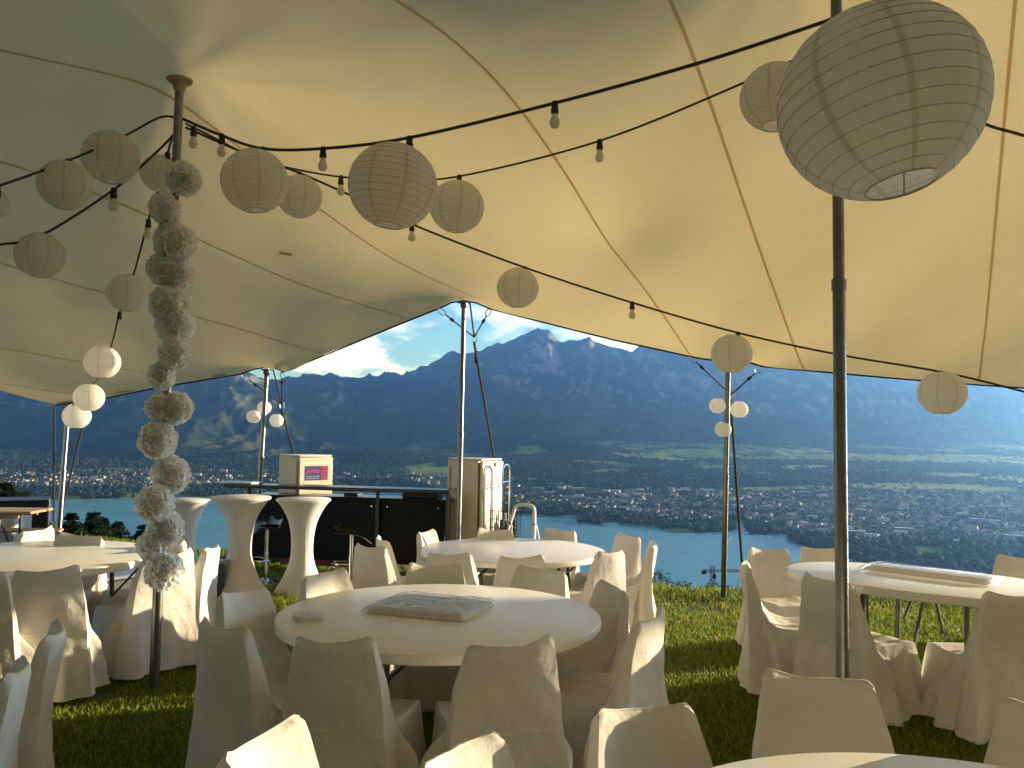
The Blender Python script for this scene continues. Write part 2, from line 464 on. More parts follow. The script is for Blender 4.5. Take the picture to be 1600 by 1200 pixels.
# ---- valley plain, shoreline and mountains: heights as a function of a = x / y and y
def Hpx(px): return 680 + ROLL * (px - 800)
LAKE_Z = -400.0
shore_px = [(-400, 790), (-200, 783), (0, 779), (130, 780), (210, 778), (300, 776), (370, 775), (470, 771), (540, 768), (640, 768), (700, 783), (760, 799), (800, 801), (850, 805),
            (903, 806), (906, 815), (940, 819), (960, 814), (975, 818), (1010, 820), (1030, 823), (1052, 831), (1092, 831), (1130, 829), (1150, 825), (1153, 812), (1160, 812), (1170, 832),
            (1200, 834), (1225, 832), (1234, 843), (1260, 852), (1300, 858), (1340, 876), (1400, 900), (1480, 930), (1600, 985), (1800, 1080), (2000, 1200)]
shore_a = np.array([(p[0] - 800) / F_PX for p in shore_px])
shore_y = np.array([(CAM_Z - LAKE_Z) * F_PX / (p[1] - Hpx(p[0])) for p in shore_px])
def shore(a): return np.interp(a, shore_a, shore_y)
ridge_px = [(-500, 575), (-300, 562), (0, 580), (200, 562), (380, 576), (415, 585), (445, 583), (475, 579), (520, 587), (560, 583), (620, 578), (645, 576), (665, 566), (700, 552), (725, 549), (757, 541),
            (775, 534), (800, 526), (840, 517), (858, 520), (874, 531), (895, 521), (912, 523), (940, 533), (975, 535), (990, 543), (1012, 539), (1060, 546), (1200, 541), (1400, 560), (1600, 566), (2100, 580)]
ridge_a = np.array([(p[0] - 800) / F_PX for p in ridge_px]); ridge_e = np.array([(Hpx(p[0]) - p[1]) / F_PX for p in ridge_px])
def ridge_y(a): return 11200 + 2600 * smn(a, -0.32, -0.08) + 700 * smn(a, 0.1, 0.5)
def foot_y(a): return 7700 + 2500 * smn(a, -0.22, 0.10) + 500 * smn(a, 0.2, 0.5)
plain_y = np.array([0, 2400, 3000, 4500, 5500, 7000, 9000, 10500, 12500, 20000.])
plain_z = np.array([-402, -400, -397, -386, -354, -292, -175, -75, 0, 0.])
def terrain(a, y, detail=True):
    a = np.asarray(a, float); y = np.asarray(y, float); x = a * y
    z = np.interp(y, plain_y, plain_z)
    s = y - shore(a)
    wy = smn(y, 4200, 7500)
    hills = (fbm(x / 1500, y / 1100, 5, 21) - 0.45) * 95 * wy + (fbm(x / 420, y / 420, 4, 25) - 0.5) * 26 * wy
    for hx, hy, hh, hw, hd in ((70, 9300, 120, 330, 420), (620, 9000, 125, 420, 420), (-250, 9350, 60, 500, 400), (-1500, 8000, 70, 700, 450)):
        hills = hills + hh * np.exp(-((x - hx) / hw) ** 2 - ((y - hy) / hd) ** 2)
    z = z + hills
    fy = foot_y(a) + 700 * (fbm(x / 900, y / 900, 3, 31) - 0.5); ry = ridge_y(a)
    t = np.clip((y - fy) / (ry - fy), 0, 1.6); tt = np.clip(t, 0, 1)
    zr = np.interp(a, ridge_a, ridge_e) * ry + CAM_Z
    prof = np.where(t < 1, 0.52 * tt ** 1.15 + 0.48 * smn(tt, 0.42, 1.0), 1 - 0.45 * (t - 1))
    rg = ridged(x / 2300 + 0.25 * fbm(x / 800, y / 800, 3, 47), y / 3400, 7, 41)
    r2 = ridged(x / 700, y / 900, 5, 53)
    env = tt * np.clip(1.08 - tt, 0.06, 1) * 2.2
    mtn = (zr - np.interp(ry, plain_y, plain_z)) * prof + env * ((rg - 0.45) * 600 + (r2 - 0.45) * 200)
    if detail: mtn = mtn + (fbm(x / 110, y / 150, 5, 61) - 0.5) * 70 * np.clip(tt * 2, 0, 1) * np.clip(1.25 - tt, 0.2, 1)
    gul = ridged(x / 190 + 0.5 * fbm(x / 300, y / 700, 3, 111), y / 1500, 4, 113)
    mtn = mtn + (gul - 0.5) * 95 * np.clip(tt * 1.6, 0, 1) * np.clip(1.12 - tt, 0.12, 1) + (ridged(x / 460, y / 900, 4, 117) - 0.55) * 190 * smn(tt, 0.6, 1.0)
    z = z + np.where(t > 0, mtn, 0)
    # falls away under the lake on the near side of the shore
    z = np.where(s < 260, LAKE_Z + 1.5 + np.clip(s, -200, 260) / 260 * (z - LAKE_Z - 1.5), z)
    z = np.where(s < 0, LAKE_Z + np.clip(s, -120, 0) * 0.08, z)
    return z, t
def forest_mask(x, y, a):
    n = fbm(x / 650, y / 520, 5, 71)
    cut = np.interp(y, [2400, 4200, 5800, 6100, 7300, 8000, 8600, 10300, 11000, 12000], [0.62, 0.62, 0.58, 0.38, 0.30, 0.38, 0.53, 0.55, 0.38, 0.30])
    cut = cut - 0.12 * smn(-a, -0.05, 0.12) * (y > 7600) + 0.10 * smn(-a, 0.0, 0.15) * (y < 7000)
    hb = np.zeros_like(n)
    for hx, hy, hw, hd in ((70, 9300, 380, 420), (620, 9000, 480, 420), (-250, 9350, 500, 400)): hb = hb + np.exp(-((x - hx) / hw) ** 2 - ((y - hy) / hd) ** 2)
    return smn(n + .35 * hb, cut - 0.045, cut + 0.045)

def terrain_cols(x, y, a, z, t, slope):
    n1 = fbm(x / 260, y / 200, 4, 81); n2 = vnoise(np.floor(x / 210 + 0.8 * vnoise(y / 320, x / 900, 3)), np.floor(y / 260 + 0.6 * vnoise(x / 500, y / 900, 4)), 84)
    meadow = np.stack([0.10 + 0.14 * n2, 0.165 + 0.11 * n2, 0.035 + 0.03 * n2], -1) * (0.8 + 0.4 * n1)[..., None]
    forest = np.stack([0.018 + 0.010 * n1, 0.030 + 0.012 * n1, 0.016 + 0 * n1], -1)
    town = np.stack([0.035 + 0.05 * n1, 0.05 + 0.05 * n1, 0.03 + 0.035 * n1], -1)
    rock = np.stack([0.15 + 0.13 * n1, 0.148 + 0.125 * n1, 0.14 + 0.115 * n1], -1)
    alp = np.stack([0.055 + 0.03 * n1, 0.065 + 0.03 * n1, 0.032 + 0.015 * n1], -1)
    f = forest_mask(x, y, a)[..., None]
    c = meadow * (1 - f) + forest * f
    tw = town_zone(a, y)[..., None]
    c = c * (1 - tw) + town * tw
    mt = smn(t, 0.0, 0.06)[..., None]
    fm = smn(fbm(x / 380, y / 420, 5, 91), 0.40, 0.46)[..., None]
    hi = smn(z + 500 * (n1 - 0.5), 750, 1250)[..., None]
    low = forest * fm + alp * (1 - fm) * 0.8
    mc = low * (1 - hi) + (alp * 0.8 * (1 - 0.5 * fm) + forest * 0.5 * fm) * hi
    rk = 0.75 * smn(slope + 0.75 * (fbm(x / 170, y / 230, 5, 95) - 0.5), 0.98, 1.30)[..., None] * smn(z, 50, 500)[..., None]
    mc = mc * (1 - rk) + rock * rk
    return c * (1 - mt) + mc * mt
def town_zone(a, y):
    s = y - shore(a)
    n = fbm(a * 9, y / 700, 3, 99)
    right = smn(a, -0.06, 0.02) * smn(s, 60, 200) * (1 - smn(y + 500 * (n - 0.5), 5650, 5900))
    left = smn(-a, -0.06, 0.02) * smn(s, 80, 260) * (1 - smn(y + 900 * (n - 0.5), 6300, 6700)) * 0.75
    # park along the right shore, airfield strip on the plain
    park = smn(a, 0.36, 0.42) * (1 - smn(y, 2850, 3150))
    return np.clip(right + left, 0, 1) * (1 - 0.85 * park)

aa = np.linspace(-0.86, 0.86, 760)
yv = np.concatenate([np.geomspace(1700, 3000, 50), np.geomspace(3015, 6200, 120)[0:], np.geomspace(6230, 10400, 150), np.linspace(10430, 16500, 230)])
A, Y = np.meshgrid(aa, yv)
X = A * Y
Z, T = terrain(A, Y)
gy = np.gradient(Z, axis=0) / np.gradient(Y, axis=0); gx = np.gradient(Z, axis=1) / np.gradient(X, axis=1)
C = terrain_cols(X, Y, A, Z, T, np.hypot(gx, gy))
# green spit and playing field by the shore, dry airfield strip on the plain
def patch(ax, yy, wa, wy, c):
    global C
    w = (smn(1.15 - ((A - ax) / wa) ** 4 - ((Y - yy) / wy) ** 4, 0, 0.2))[..., None]
    C = C * (1 - w) + np.array(c) * w * (0.85 + 0.3 * fbm(X / 60, Y / 60, 3, 7))[..., None]
patch(0.200, 3590, 0.022, 75, (0.17, 0.21, 0.05))
patch(0.505, 3030, 0.016, 130, (0.12, 0.22, 0.05))
patch(0.52, 6050, 0.11, 170, (0.26, 0.27, 0.10))
patch(0.36, 6450, 0.06, 120, (0.17, 0.24, 0.06))
patch(-0.115, 5750, 0.028, 110, (0.12, 0.17, 0.05))
patch(0.235, 9050, 0.085, 430, (0.12, 0.20, 0.045))
patch(0.43, 8800, 0.14, 330, (0.13, 0.21, 0.05))
patch(-0.11, 8700, 0.05, 240, (0.09, 0.14, 0.04))
kf = int(np.searchsorted(yv, 7700))
V, Fq = grid_np(np.stack([X, Y, Z], -1)[:kf + 1]); 
tag(link('valley', mesh_np('valley', V, Fq, M['terrain'], cols=C[:kf + 1].reshape(-1, 3))), kind='structure')
V, Fq = grid_np(np.stack([X, Y, Z], -1)[kf:])
tag(link('mountains', mesh_np('mountains', V, Fq, M['rocky'], cols=C[kf:].reshape(-1, 3))), kind='structure')
lk = np.array([[-9000, 900, LAKE_Z], [9000, 900, LAKE_Z], [9000, 7500, LAKE_Z], [-9000, 7500, LAKE_Z]])
tag(link('lake', mesh_np('lake', lk, [[0, 1, 2, 3]], M['water'])), kind='structure')

# ---- haze: one closed box of air
hb = MB().box((0, 7900, 800), (32000, 18400, 2424))
hz = hb.obj('haze', [], smooth=False)
HM = bpy.data.materials.new('haze_air'); HM.use_nodes = True
HM.node_tree.nodes.clear()
ho = HM.node_tree.nodes.new('ShaderNodeOutputMaterial'); hv = HM.node_tree.nodes.new('ShaderNodeVolumePrincipled')
hv.inputs['Color'].default_value = (*HAZE_COLOR, 1); hv.inputs['Density'].default_value = HAZE_DENSITY; hv.inputs['Absorption Color'].default_value = (1, 1, 1, 1); hv.inputs['Anisotropy'].default_value = HAZE_ANISO
HM.node_tree.links.new(hv.outputs['Volume'], ho.inputs['Volume'])
hz.data.materials.append(HM)
tag(hz, kind='stuff')

# ---- town: houses, blocks, trees
def gable(w, l, h, rh, ov=0.6):
    b = MB()
    hw, hl = w / 2, l / 2
    b.add([(-hw, -hl, -4), (hw, -hl, -4), (hw, hl, -4), (-hw, hl, -4), (-hw, -hl, h), (hw, -hl, h), (hw, hl, h), (-hw, hl, h), (0, -hl, h + rh - .3), (0, hl, h + rh - .3)],
          [(0, 1, 5, 8, 4), (2, 3, 7, 9, 6), (1, 2, 6, 5), (3, 0, 4, 7)])
    n0 = len(b.f)
    o = ov; k = rh / hw * o
    b.add([(-hw - o, -hl - o, h - k), (0, -hl - o, h + rh), (0, hl + o, h + rh), (-hw - o, hl + o, h - k), (hw + o, -hl - o, h - k), (hw + o, hl + o, h - k)],
          [(0, 1, 2, 3), (1, 4, 5, 2)])
    b.add([(hw * .4 - .5, -hl * .3, h + rh * .5), (hw * .4 + .5, -hl * .3, h + rh * .5), (hw * .4 + .5, -hl * .3 + 1, h + rh * .5), (hw * .4 - .5, -hl * .3 + 1, h + rh * .5),
           (hw * .4 - .5, -hl * .3, h + rh + .6), (hw * .4 + .5, -hl * .3, h + rh + .6), (hw * .4 + .5, -hl * .3 + 1, h + rh + .6), (hw * .4 - .5, -hl * .3 + 1, h + rh + .6)],
          [(0, 1, 5, 4), (1, 2, 6, 5), (2, 3, 7, 6), (3, 0, 4, 7), (4, 5, 6, 7)])
    return b, n0
house_kinds = []
def flat_block(w, l, h):
    b = MB().box((0, 0, h / 2 - 2), (w, l, h + 4)); n0 = len(b.f)
    b.add([(-w/2-.6, -l/2-.6, h+.02), (w/2+.6, -l/2-.6, h+.02), (w/2+.6, l/2+.6, h+.02), (-w/2-.6, l/2+.6, h+.02), (-w/2-.6, -l/2-.6, h+1), (w/2+.6, -l/2-.6, h+1), (w/2+.6, l/2+.6, h+1), (-w/2-.6, l/2+.6, h+1)], [(4, 5, 6, 7), (0, 1, 5, 4), (1, 2, 6, 5), (2, 3, 7, 6), (3, 0, 4, 7)])
    return b, n0
for i, (w, l, h, rh, wm, rm) in enumerate([(10, 13, 6.5, 4, 'wall_white', 'roof_brown'), (11, 15, 7.5, 4, 'wall_cream', 'roof_brown'), (9, 12, 6, 4, 'wall_white', 'roof_grey'),
                                            (12, 18, 9, 4.5, 'wall_tan', 'roof_red'), (12, 22, 10, 3.5, 'wall_white', 'roof_grey'), (10, 14, 6, 4.5, 'wall_grey', 'roof_brown')]):
    b, n0 = gable(w, l, h, rh)
    me = b.mesh('house', [M[wm], M[rm]], smooth=False)
    mi = [0] * n0 + [1, 1] + [0] * 5
    me.polygons.foreach_set('material_index', mi); me.update()
    house_kinds.append((me, b, mi, wm, rm))
def spots(n, zone, seed, a0=-0.66, a1=0.66, y0=2400, y1=6800):
    r = np.random.default_rng(seed); out = np.zeros((0, 2))
    while len(out) < n:
        y = np.sqrt(r.uniform(y0 ** 2, y1 ** 2, 4000)); a = r.uniform(a0, a1, 4000)
        k = r.random(4000) < zone(a, y)
        out = np.concatenate([out, np.stack([a[k], y[k]], 1)])
    return out[:n]
hs = spots(2500, lambda a, y: town_zone(a, y) * (y - shore(a) > 190) * smn(fbm(a * y / 260, y / 260, 3, 123), 0.36, 0.52), 5)
hs = hs[np.argsort(hs[:, 1])]
hz_, _ = terrain(hs[:, 0], hs[:, 1])
LAB_H = ['small white house with a brown gable roof in the lakeside town', 'cream house with a brown gable roof in the lakeside town', 'small white house with a grey gable roof in the lakeside town',
         'tan house with a red tiled roof in the lakeside town', 'long white house with a low grey roof in the lakeside town', 'small grey house with a steep brown roof in the lakeside town']
rest = {k: [] for k in range(6)}
for i, (a, y) in enumerate(hs):
    k = int(rng.integers(0, 6)); rz = float(rng.choice([0.3, 0.3 + math.pi / 2, -0.5, 1.1]) + rng.normal(0, 0.12))
    sc = float(rng.uniform(0.8, 1.25))
    vis = a < 0.62
    if i < 300:
        o = link('house', house_kinds[k][0], None, (a * y, y, hz_[i])); o.rotation_euler = (0, 0, rz); o.scale = (sc, sc, sc)
        tag(o, LAB_H[k], 'house', 'houses of the lakeside town, kind %s' % ['brown-roofed white', 'cream', 'grey-roofed white', 'red-roofed', 'long white', 'grey'][k])
    else:
        rest[k].append((a * y, y, hz_[i], rz, sc))
for (w, l, h, wm, rm, n) in ((15, 46, 14, 'wall_white', 'roof_pale', 46), (24, 60, 9, 'wall_grey', 'roof_pale', 34), (16, 40, 17, 'wall_cream', 'roof_grey', 40)):
    b, n0 = flat_block(w, l, h); kk = len(house_kinds)
    house_kinds.append((None, b, [0] * n0 + [1] * 5, wm, rm)); rest[kk] = []
    pk = spots(n, lambda a, y: town_zone(a, y) * (y - shore(a) > 200) * (y > 3100), 60 + kk); zk, _ = terrain(pk[:, 0], pk[:, 1])
    for (a, y), z_ in zip(pk, zk): rest[kk].append((a * y, y, z_, 1.3 + float(rng.normal(0, .35)), float(rng.uniform(.8, 1.3))))
VV = []; FF = []; MI = []; nb = 0; mats = []
for k in range(len(house_kinds)):
    me, b, mi, wm, rm = house_kinds[k]
    tv = np.array(b.v); tri = []; tmi = []
    for f, q in zip(b.f, mi):
        for j in range(1, len(f) - 1): tri.append((f[0], f[j], f[j + 1])); tmi.append(q + 2 * k)
    tri = np.array(tri); P = np.array(rest[k])
    c, s = np.cos(P[:, 3]), np.sin(P[:, 3])
    vx = (tv[None, :, 0] * c[:, None] - tv[None, :, 1] * s[:, None]) * P[:, 4:5] + P[:, 0:1]
    vy = (tv[None, :, 0] * s[:, None] + tv[None, :, 1] * c[:, None]) * P[:, 4:5] + P[:, 1:2]
    vz = tv[None, :, 2] * P[:, 4:5] + P[:, 2:3]
    VV.append(np.stack([vx, vy, vz], -1).reshape(-1, 3)); n = len(P)
    FF.append((tri[None] + (np.arange(n) * len(tv))[:, None, None]).reshape(-1, 3) + nb); MI += tmi * n; nb += n * len(tv)
    mats += [M[wm], M[rm]]
tag(link('distant_houses', mesh_np('distant_houses', np.concatenate(VV), np.concatenate(FF), mats, smooth=False, midx=MI)), kind='stuff')

# larger blocks and halls with flat roofs, each with its own place
def block(w, l, h, floors):
    b = MB().box((0, 0, h / 2 - 2), (w, l, h + 4))
    return b
def big_building(px, py, w, l, h, rz, wallm, roofm, label, cat='building'):
    H = Hpx(px); a = (px - 800) / F_PX
    y = 3000.0
    for _ in range(80):
        z, _t = terrain(a, y); y = 0.5 * y + 0.5 * min(9000, (CAM_Z - float(z)) * F_PX / (py - H))
    t = thing('town_building', label, cat, (a * y, y, float(terrain(a, y)[0])), rz)
    MB().box((0, 0, h / 2 - 2), (w, l, h + 4)).obj('wall', M[wallm], t, smooth=False)
    MB().box((0, 0, h + 0.5), (w + 1, l + 1, 1.0)).box((w * .2, 0, h + 2), (w * .2, l * .2, 2)).obj('roof', M[roofm], t, smooth=False)
    n = max(2, int(h / 3.2)); wb = MB()
    for k in range(n): wb.box((0, 0, 1.8 + k * h / n), (w + .3, l * .92, 1.3))
    if h > 11: wb.obj('window_band', M['roof_grey'], t, smooth=False)
for row in [
    (870, 757, 110, 30, 9, .1, 'wall_white', 'roof_pale', 'long pale industrial hall at the left end of the far row of halls'),
    (905, 764, 90, 40, 10, .15, 'wall_grey', 'roof_pale', 'wide grey hall in front of the far pale hall'),
    (935, 770, 150, 40, 9, .05, 'wall_grey', 'roof_red', 'very long grey hall with a reddish roof in the middle of the town'),
    (1000, 773, 70, 40, 12, .1, 'wall_white', 'roof_pale', 'bright white hall right of the long reddish roofed hall'),
    (1066, 766, 120, 40, 11, .1, 'wall_white', 'roof_pale', 'long bright white hall behind the orange roofs'),
    (1105, 767, 80, 60, 18, .2, 'wall_white', 'roof_grey', 'large white block left of the light pole'),
    (1040, 786, 70, 22, 10, .3, 'wall_tan', 'roof_red', 'tan building with a long red roof behind the shore trees'),
    (1070, 790, 50, 22, 12, -.2, 'wall_tan', 'roof_red', 'red roofed building beside the tan one behind the shore trees'),
    (1045, 798, 80, 18, 6, .05, 'wall_white', 'roof_pale', 'low long white roofed building close behind the shore trees'),
    (1258, 770, 90, 40, 10, .1, 'wall_grey', 'roof_pale', 'pale grey hall left of the near steel pole'),
    (1285, 776, 60, 50, 14, .1, 'wall_white', 'roof_pale', 'white hall just left of the near steel pole'),
    (1255, 817, 45, 18, 9, .5, 'wall_cream', 'roof_pale', 'cream building with a lit roof by the harbour trees'),
    (1345, 792, 40, 30, 12, .6, 'wall_cream', 'roof_red', 'sunlit cream building just right of the near steel pole'),
    (1410, 795, 60, 28, 18, .2, 'wall_white', 'roof_grey', 'white apartment block left of the grey apartment block'),
    (1452, 815, 22, 14, 28, .3, 'wall_tan', 'roof_grey', 'narrow tall tan tower block in the middle of the town'),
    (1478, 812, 70, 30, 17, .1, 'wall_grey', 'roof_grey', 'wide grey apartment block right of the tan tower'),
    (1525, 815, 70, 30, 18, -.1, 'wall_grey', 'roof_pale', 'wide grey block with a pale roof near the right edge'),
    (1500, 828, 75, 20, 7, .05, 'wall_cream', 'roof_pale', 'low hall with a bright pale roof below the grey blocks'),
    (1408, 824, 25, 20, 14, .4, 'wall_cream', 'roof_brown', 'yellow lit house with a brown roof below the white block'),
    (1540, 786, 35, 22, 24, .2, 'wall_white', 'roof_grey', 'tall white block at the upper right of the town'),
    (1566, 792, 50, 22, 20, .1, 'wall_white', 'roof_grey', 'long white block right of the tall white block'),
    (1588, 789, 22, 22, 34, .1, 'wall_grey', 'roof_grey', 'grey high-rise at the right edge of the photo'),
    (1585, 835, 60, 22, 13, -.2, 'wall_white', 'roof_grey', 'white building at the right edge above the wood'),
    (1520, 862, 60, 16, 6, -.2, 'wall_cream', 'roof_grey', 'low building with a long grey roof among the wood'),
    (1430, 856, 24, 14, 8, .3, 'wall_white', 'roof_grey', 'small white building at the edge of the playing field'),
    (990, 803, 30, 14, 9, .2, 'wall_cream', 'roof_brown', 'cream lakeside villa among the trees of the point'),
    (905, 808, 14, 12, 8, .2, 'wall_white', 'roof_grey', 'white boathouse on the shore left of the wooded point'),
]:
    big_building(*row)

# ---- tree crowns for distance: rough clumps
def clump(seed, n=2, sx=1.0, sz=1.0):
    r = random.Random(seed)
    import bmesh
    bm = bmesh.new(); bmesh.ops.create_icosphere(bm, subdivisions=n, radius=1.0)
    for v in bm.verts:
        d = v.co.normalized(); k = 0.78 + 0.42 * mnoise.noise(d * 1.9 + Vector((seed * 7.1, 0, 0))) + 0.28 * r.uniform(-1, 1) * (0.6 if n > 1 else 0.5)
        v.co = Vector((d.x * sx * k, d.y * sx * k, max(-0.75, d.z) * sz * k + 0.75 * sz))
    bm.verts.ensure_lookup_table()
    vs = np.array([v.co[:] for v in bm.verts]); fs = np.array([[v.index for v in f.verts] for f in bm.faces]); bm.free()
    return vs, fs
def scatter(name, temps, P, matr, tint=None):
    """P: x, y, z, radius, height"""
    VV = []; FF = []; CC = []; nb = 0; P = np.asarray(P); kk = rng.integers(0, len(temps), len(P)); rz = rng.uniform(0, 6.28, len(P))
    for k, (tv, tf) in enumerate(temps):
        q = P[kk == k]; th = rz[kk == k]
        c, s = np.cos(th)[:, None], np.sin(th)[:, None]
        vx = (tv[None, :, 0] * c - tv[None, :, 1] * s) * q[:, 3:4] + q[:, 0:1]
        vy = (tv[None, :, 0] * s + tv[None, :, 1] * c) * q[:, 3:4] + q[:, 1:2]
        vz = tv[None, :, 2] * q[:, 4:5] + q[:, 2:3]
        VV.append(np.stack([vx, vy, vz], -1).reshape(-1, 3)); FF.append((tf[None] + (np.arange(len(q)) * len(tv))[:, None, None]).reshape(-1, 3) + nb); nb += len(q) * len(tv)
        u = rng.random(len(q)); cc = np.stack([0.020 + 0.03 * u, 0.036 + 0.034 * u, 0.015 + 0.010 * u], -1)
        CC.append(np.repeat(cc, len(tv), 0))
    return tag(link(name, mesh_np(name, np.concatenate(VV), np.concatenate(FF), matr, smooth=False, cols=np.concatenate(CC))), kind='stuff')
temps1 = [clump(i, 1) for i in range(6)]
fs_ = spots(17000, lambda a, y: forest_mask(a * y, y, a) * (1 - town_zone(a, y)) * (y < foot_y(a) + 300) + .07 * (y > 5600) * (fbm(a * y / 130, y / 170, 3, 201) > .52), 8, -0.70, 0.70, 4800, 10300)
z_, _ = terrain(fs_[:, 0], fs_[:, 1])
sz_ = rng.uniform(9, 19, len(fs_))
scatter('distant_forest', temps1, np.stack([fs_[:, 0] * fs_[:, 1], fs_[:, 1], z_ - 2, sz_, sz_ * rng.uniform(.55, .95, len(fs_))], 1), M['farleaf'])
def tree_zone(a, y):
    s = y - shore(a)
    park = smn(a, 0.34, 0.40) * (1 - smn(y + 500 * (fbm(a * 14, y / 300, 3, 45) - 0.5), 2900, 3200))
    belt = (s < 300) * (fbm(a * 26, y / 200, 3, 44) > 0.34) * np.where(y < 4400, 2.2, 1.1)
    tw = town_zone(a, y) * (0.16 + 0.55 * (fbm(a * y / 200, y / 200, 3, 46) > 0.50))
    pit = (np.abs(a - 0.505) < 0.018) & (np.abs(y - 3030) < 140) | (np.abs(a - 0.197) < 0.019) & (np.abs(y - 3580) < 70)
    return np.clip(park + belt * 0.9 + tw * .8, 0, 1) * (s > 10) * (~pit)
ts = spots(12500, tree_zone, 9, -0.66, 0.66, 2300, 6600)
ts = ts[np.argsort(ts[:, 1])]
z_, _ = terrain(ts[:, 0], ts[:, 1])
tree_meshes = []
for i in range(6):
    v, f = clump(20 + i, 2)
    tree_meshes.append(mesh_np('shore_tree', v, f, M['fartree'], smooth=False))
near_n = 280
for i in range(near_n):
    a, y = ts[i]; r_ = rng.uniform(8.0, 15.0); h = r_ * rng.uniform(0.75, 1.1)
    o = link('shore_tree', tree_meshes[int(rng.integers(0, 6))], None, (a * y, y, float(z_[i]) - 1)); o.scale = (r_, r_, h); o.rotation_euler = (0, 0, float(rng.uniform(0, 6.28)))
    tag(o, 'rounded dark green tree in the dense wood along the right lakeshore', 'tree', 'trees of the wood along the lakeshore')
near_shore = (ts[:, 1] - shore(ts[:, 0]) < 340) | ((ts[:, 0] > .34) & (ts[:, 1] < 3300)); sz_ = np.where(near_shore, rng.uniform(10, 19, len(ts)), rng.uniform(4.5, 10.0, len(ts)))
scatter('town_trees', temps1, np.stack([ts[:, 0] * ts[:, 1], ts[:, 1], z_ - 1, sz_, sz_ * rng.uniform(.7, 1.25, len(ts))], 1)[near_n:], M['farleaf'])
pv, pf = clump(33, 2, 1.0, 1.0)
pm = mesh_np('poplar_tree', pv, pf, M['fartree'], smooth=False)
for i in range(15):
    px = 852 + i * 3.9 + random.uniform(-1, 1); a = (px - 800) / F_PX; y = 4700 + random.uniform(-50, 50); h = random.uniform(10, 14)
    o = link('poplar_tree', pm, None, (a * y, y, float(terrain(a, y)[0]) - 1)); o.scale = (3.6, 3.6, h)
    tag(o, 'slim upright poplar in the row left of the wooded point', 'tree', 'row of poplars beyond the lake')

# ---- boats and jetty in the little harbour
def boat(px, py, L, rz, sail, label):
    H = Hpx(px); y = (CAM_Z - LAKE_Z) * F_PX / (py - H); a = (px - 800) / F_PX
    t = thing('sail_boat' if sail else 'motor_boat', label, 'boat', (a * y, y, LAKE_Z), rz, None)
    b = MB(); w = L * .3; h = L * .12
    prof = [(-.5, .75), (-.2, 1), (.15, .95), (.38, .5), (.5, .03)]
    vs = []; 
    for fx, fw in prof: vs += [(fx * L, -fw * w / 2, h), (fx * L, -fw * w * .3, -.3), (fx * L, fw * w * .3, -.3), (fx * L, fw * w / 2, h)]
    fs = [(i * 4 + j, i * 4 + j + 1, i * 4 + 5 + j, i * 4 + 4 + j) for i in range(4) for j in range(3)] + [(0, 3, 2, 1)] + [(i * 4, i * 4 + 4, i * 4 + 7, i * 4 + 3) for i in range(4)]
    b.add(vs, fs).obj('hull', M['white'], t, smooth=False)
    MB().box((-.02 * L, 0, h + L * .05), (L * .3, w * .55, L * .1), bev=.1).obj('cabin', M['white'], t, smooth=False)
    if sail: MB().tube([(0.05 * L, 0, h), (0.05 * L, 0, L * 1.25)], .12, 5).tube([(0.05 * L, 0, h + L * .18), (-.38 * L, 0, h + L * .2)], .15, 5).obj('mast', M['alu'], t)
BO = [('white motor boat at the left end of the moored row', 0), ('white sailing boat moored beside the jetty', 1), ('white motor boat nearest the jetty head', 0), ('white sailing boat right of the jetty', 1),
      ('small white motor boat right of the strap', 0), ('white sailing boat close to the harbour trees', 1), ('white motor boat at the right end of the moored row', 0)]
for i, (lb, sa) in enumerate(BO): boat(1172 + i * 9 + (i % 2) * 3, 836 + (i * 37 % 7) - 3 - i * .4, 13, 0.4 + i * .9, sa, lb)
for px, py, sa, lb in ((905, 818, 1, 'white sailing boat left of the wooded point'), (822, 807, 1, 'white sailing boat right of the step ladder'), (806, 803, 0, 'white motor boat close to the step ladder'),
                   (914, 817, 0, 'white motor boat in front of the wooded point'), (646, 772, 0, 'white motor boat under the bar counter edge'), (160, 779, 0, 'white motor boat by the far left shore')):
    boat(px, py, 12, 1.0 + px * .01, sa, lb)
boat(1161, 880, 6, 0.1, 0, 'small dark boat alone on the open lake right of the light pole')
boat(342, 822, 5, 0.1, 0, 'tiny boat on the lake left of the middle cocktail table')
j = thing('jetty', 'dark wooden jetty reaching into the lake by the moored boats', 'jetty', (0, 0, 0))
yj = (CAM_Z - LAKE_Z) * F_PX / (845 - Hpx(1140)); p0 = Vector(((1136 - 800) / F_PX * yj, yj, LAKE_Z + 1)); p1 = p0 + Vector((60, 150, 0)); dj = p1 - p0
MB().box((p0 + p1) / 2, (4, dj.length, .5), rz=-math.atan2(dj.x, dj.y)).obj('deck', M['wood'], j)
pb = MB()
for k in range(12): q = p0.lerp(p1, k / 11); pb.box(q + Vector((0, 0, -1)), (.6, .6, 3))
pb.obj('pile', M['bark'], j)

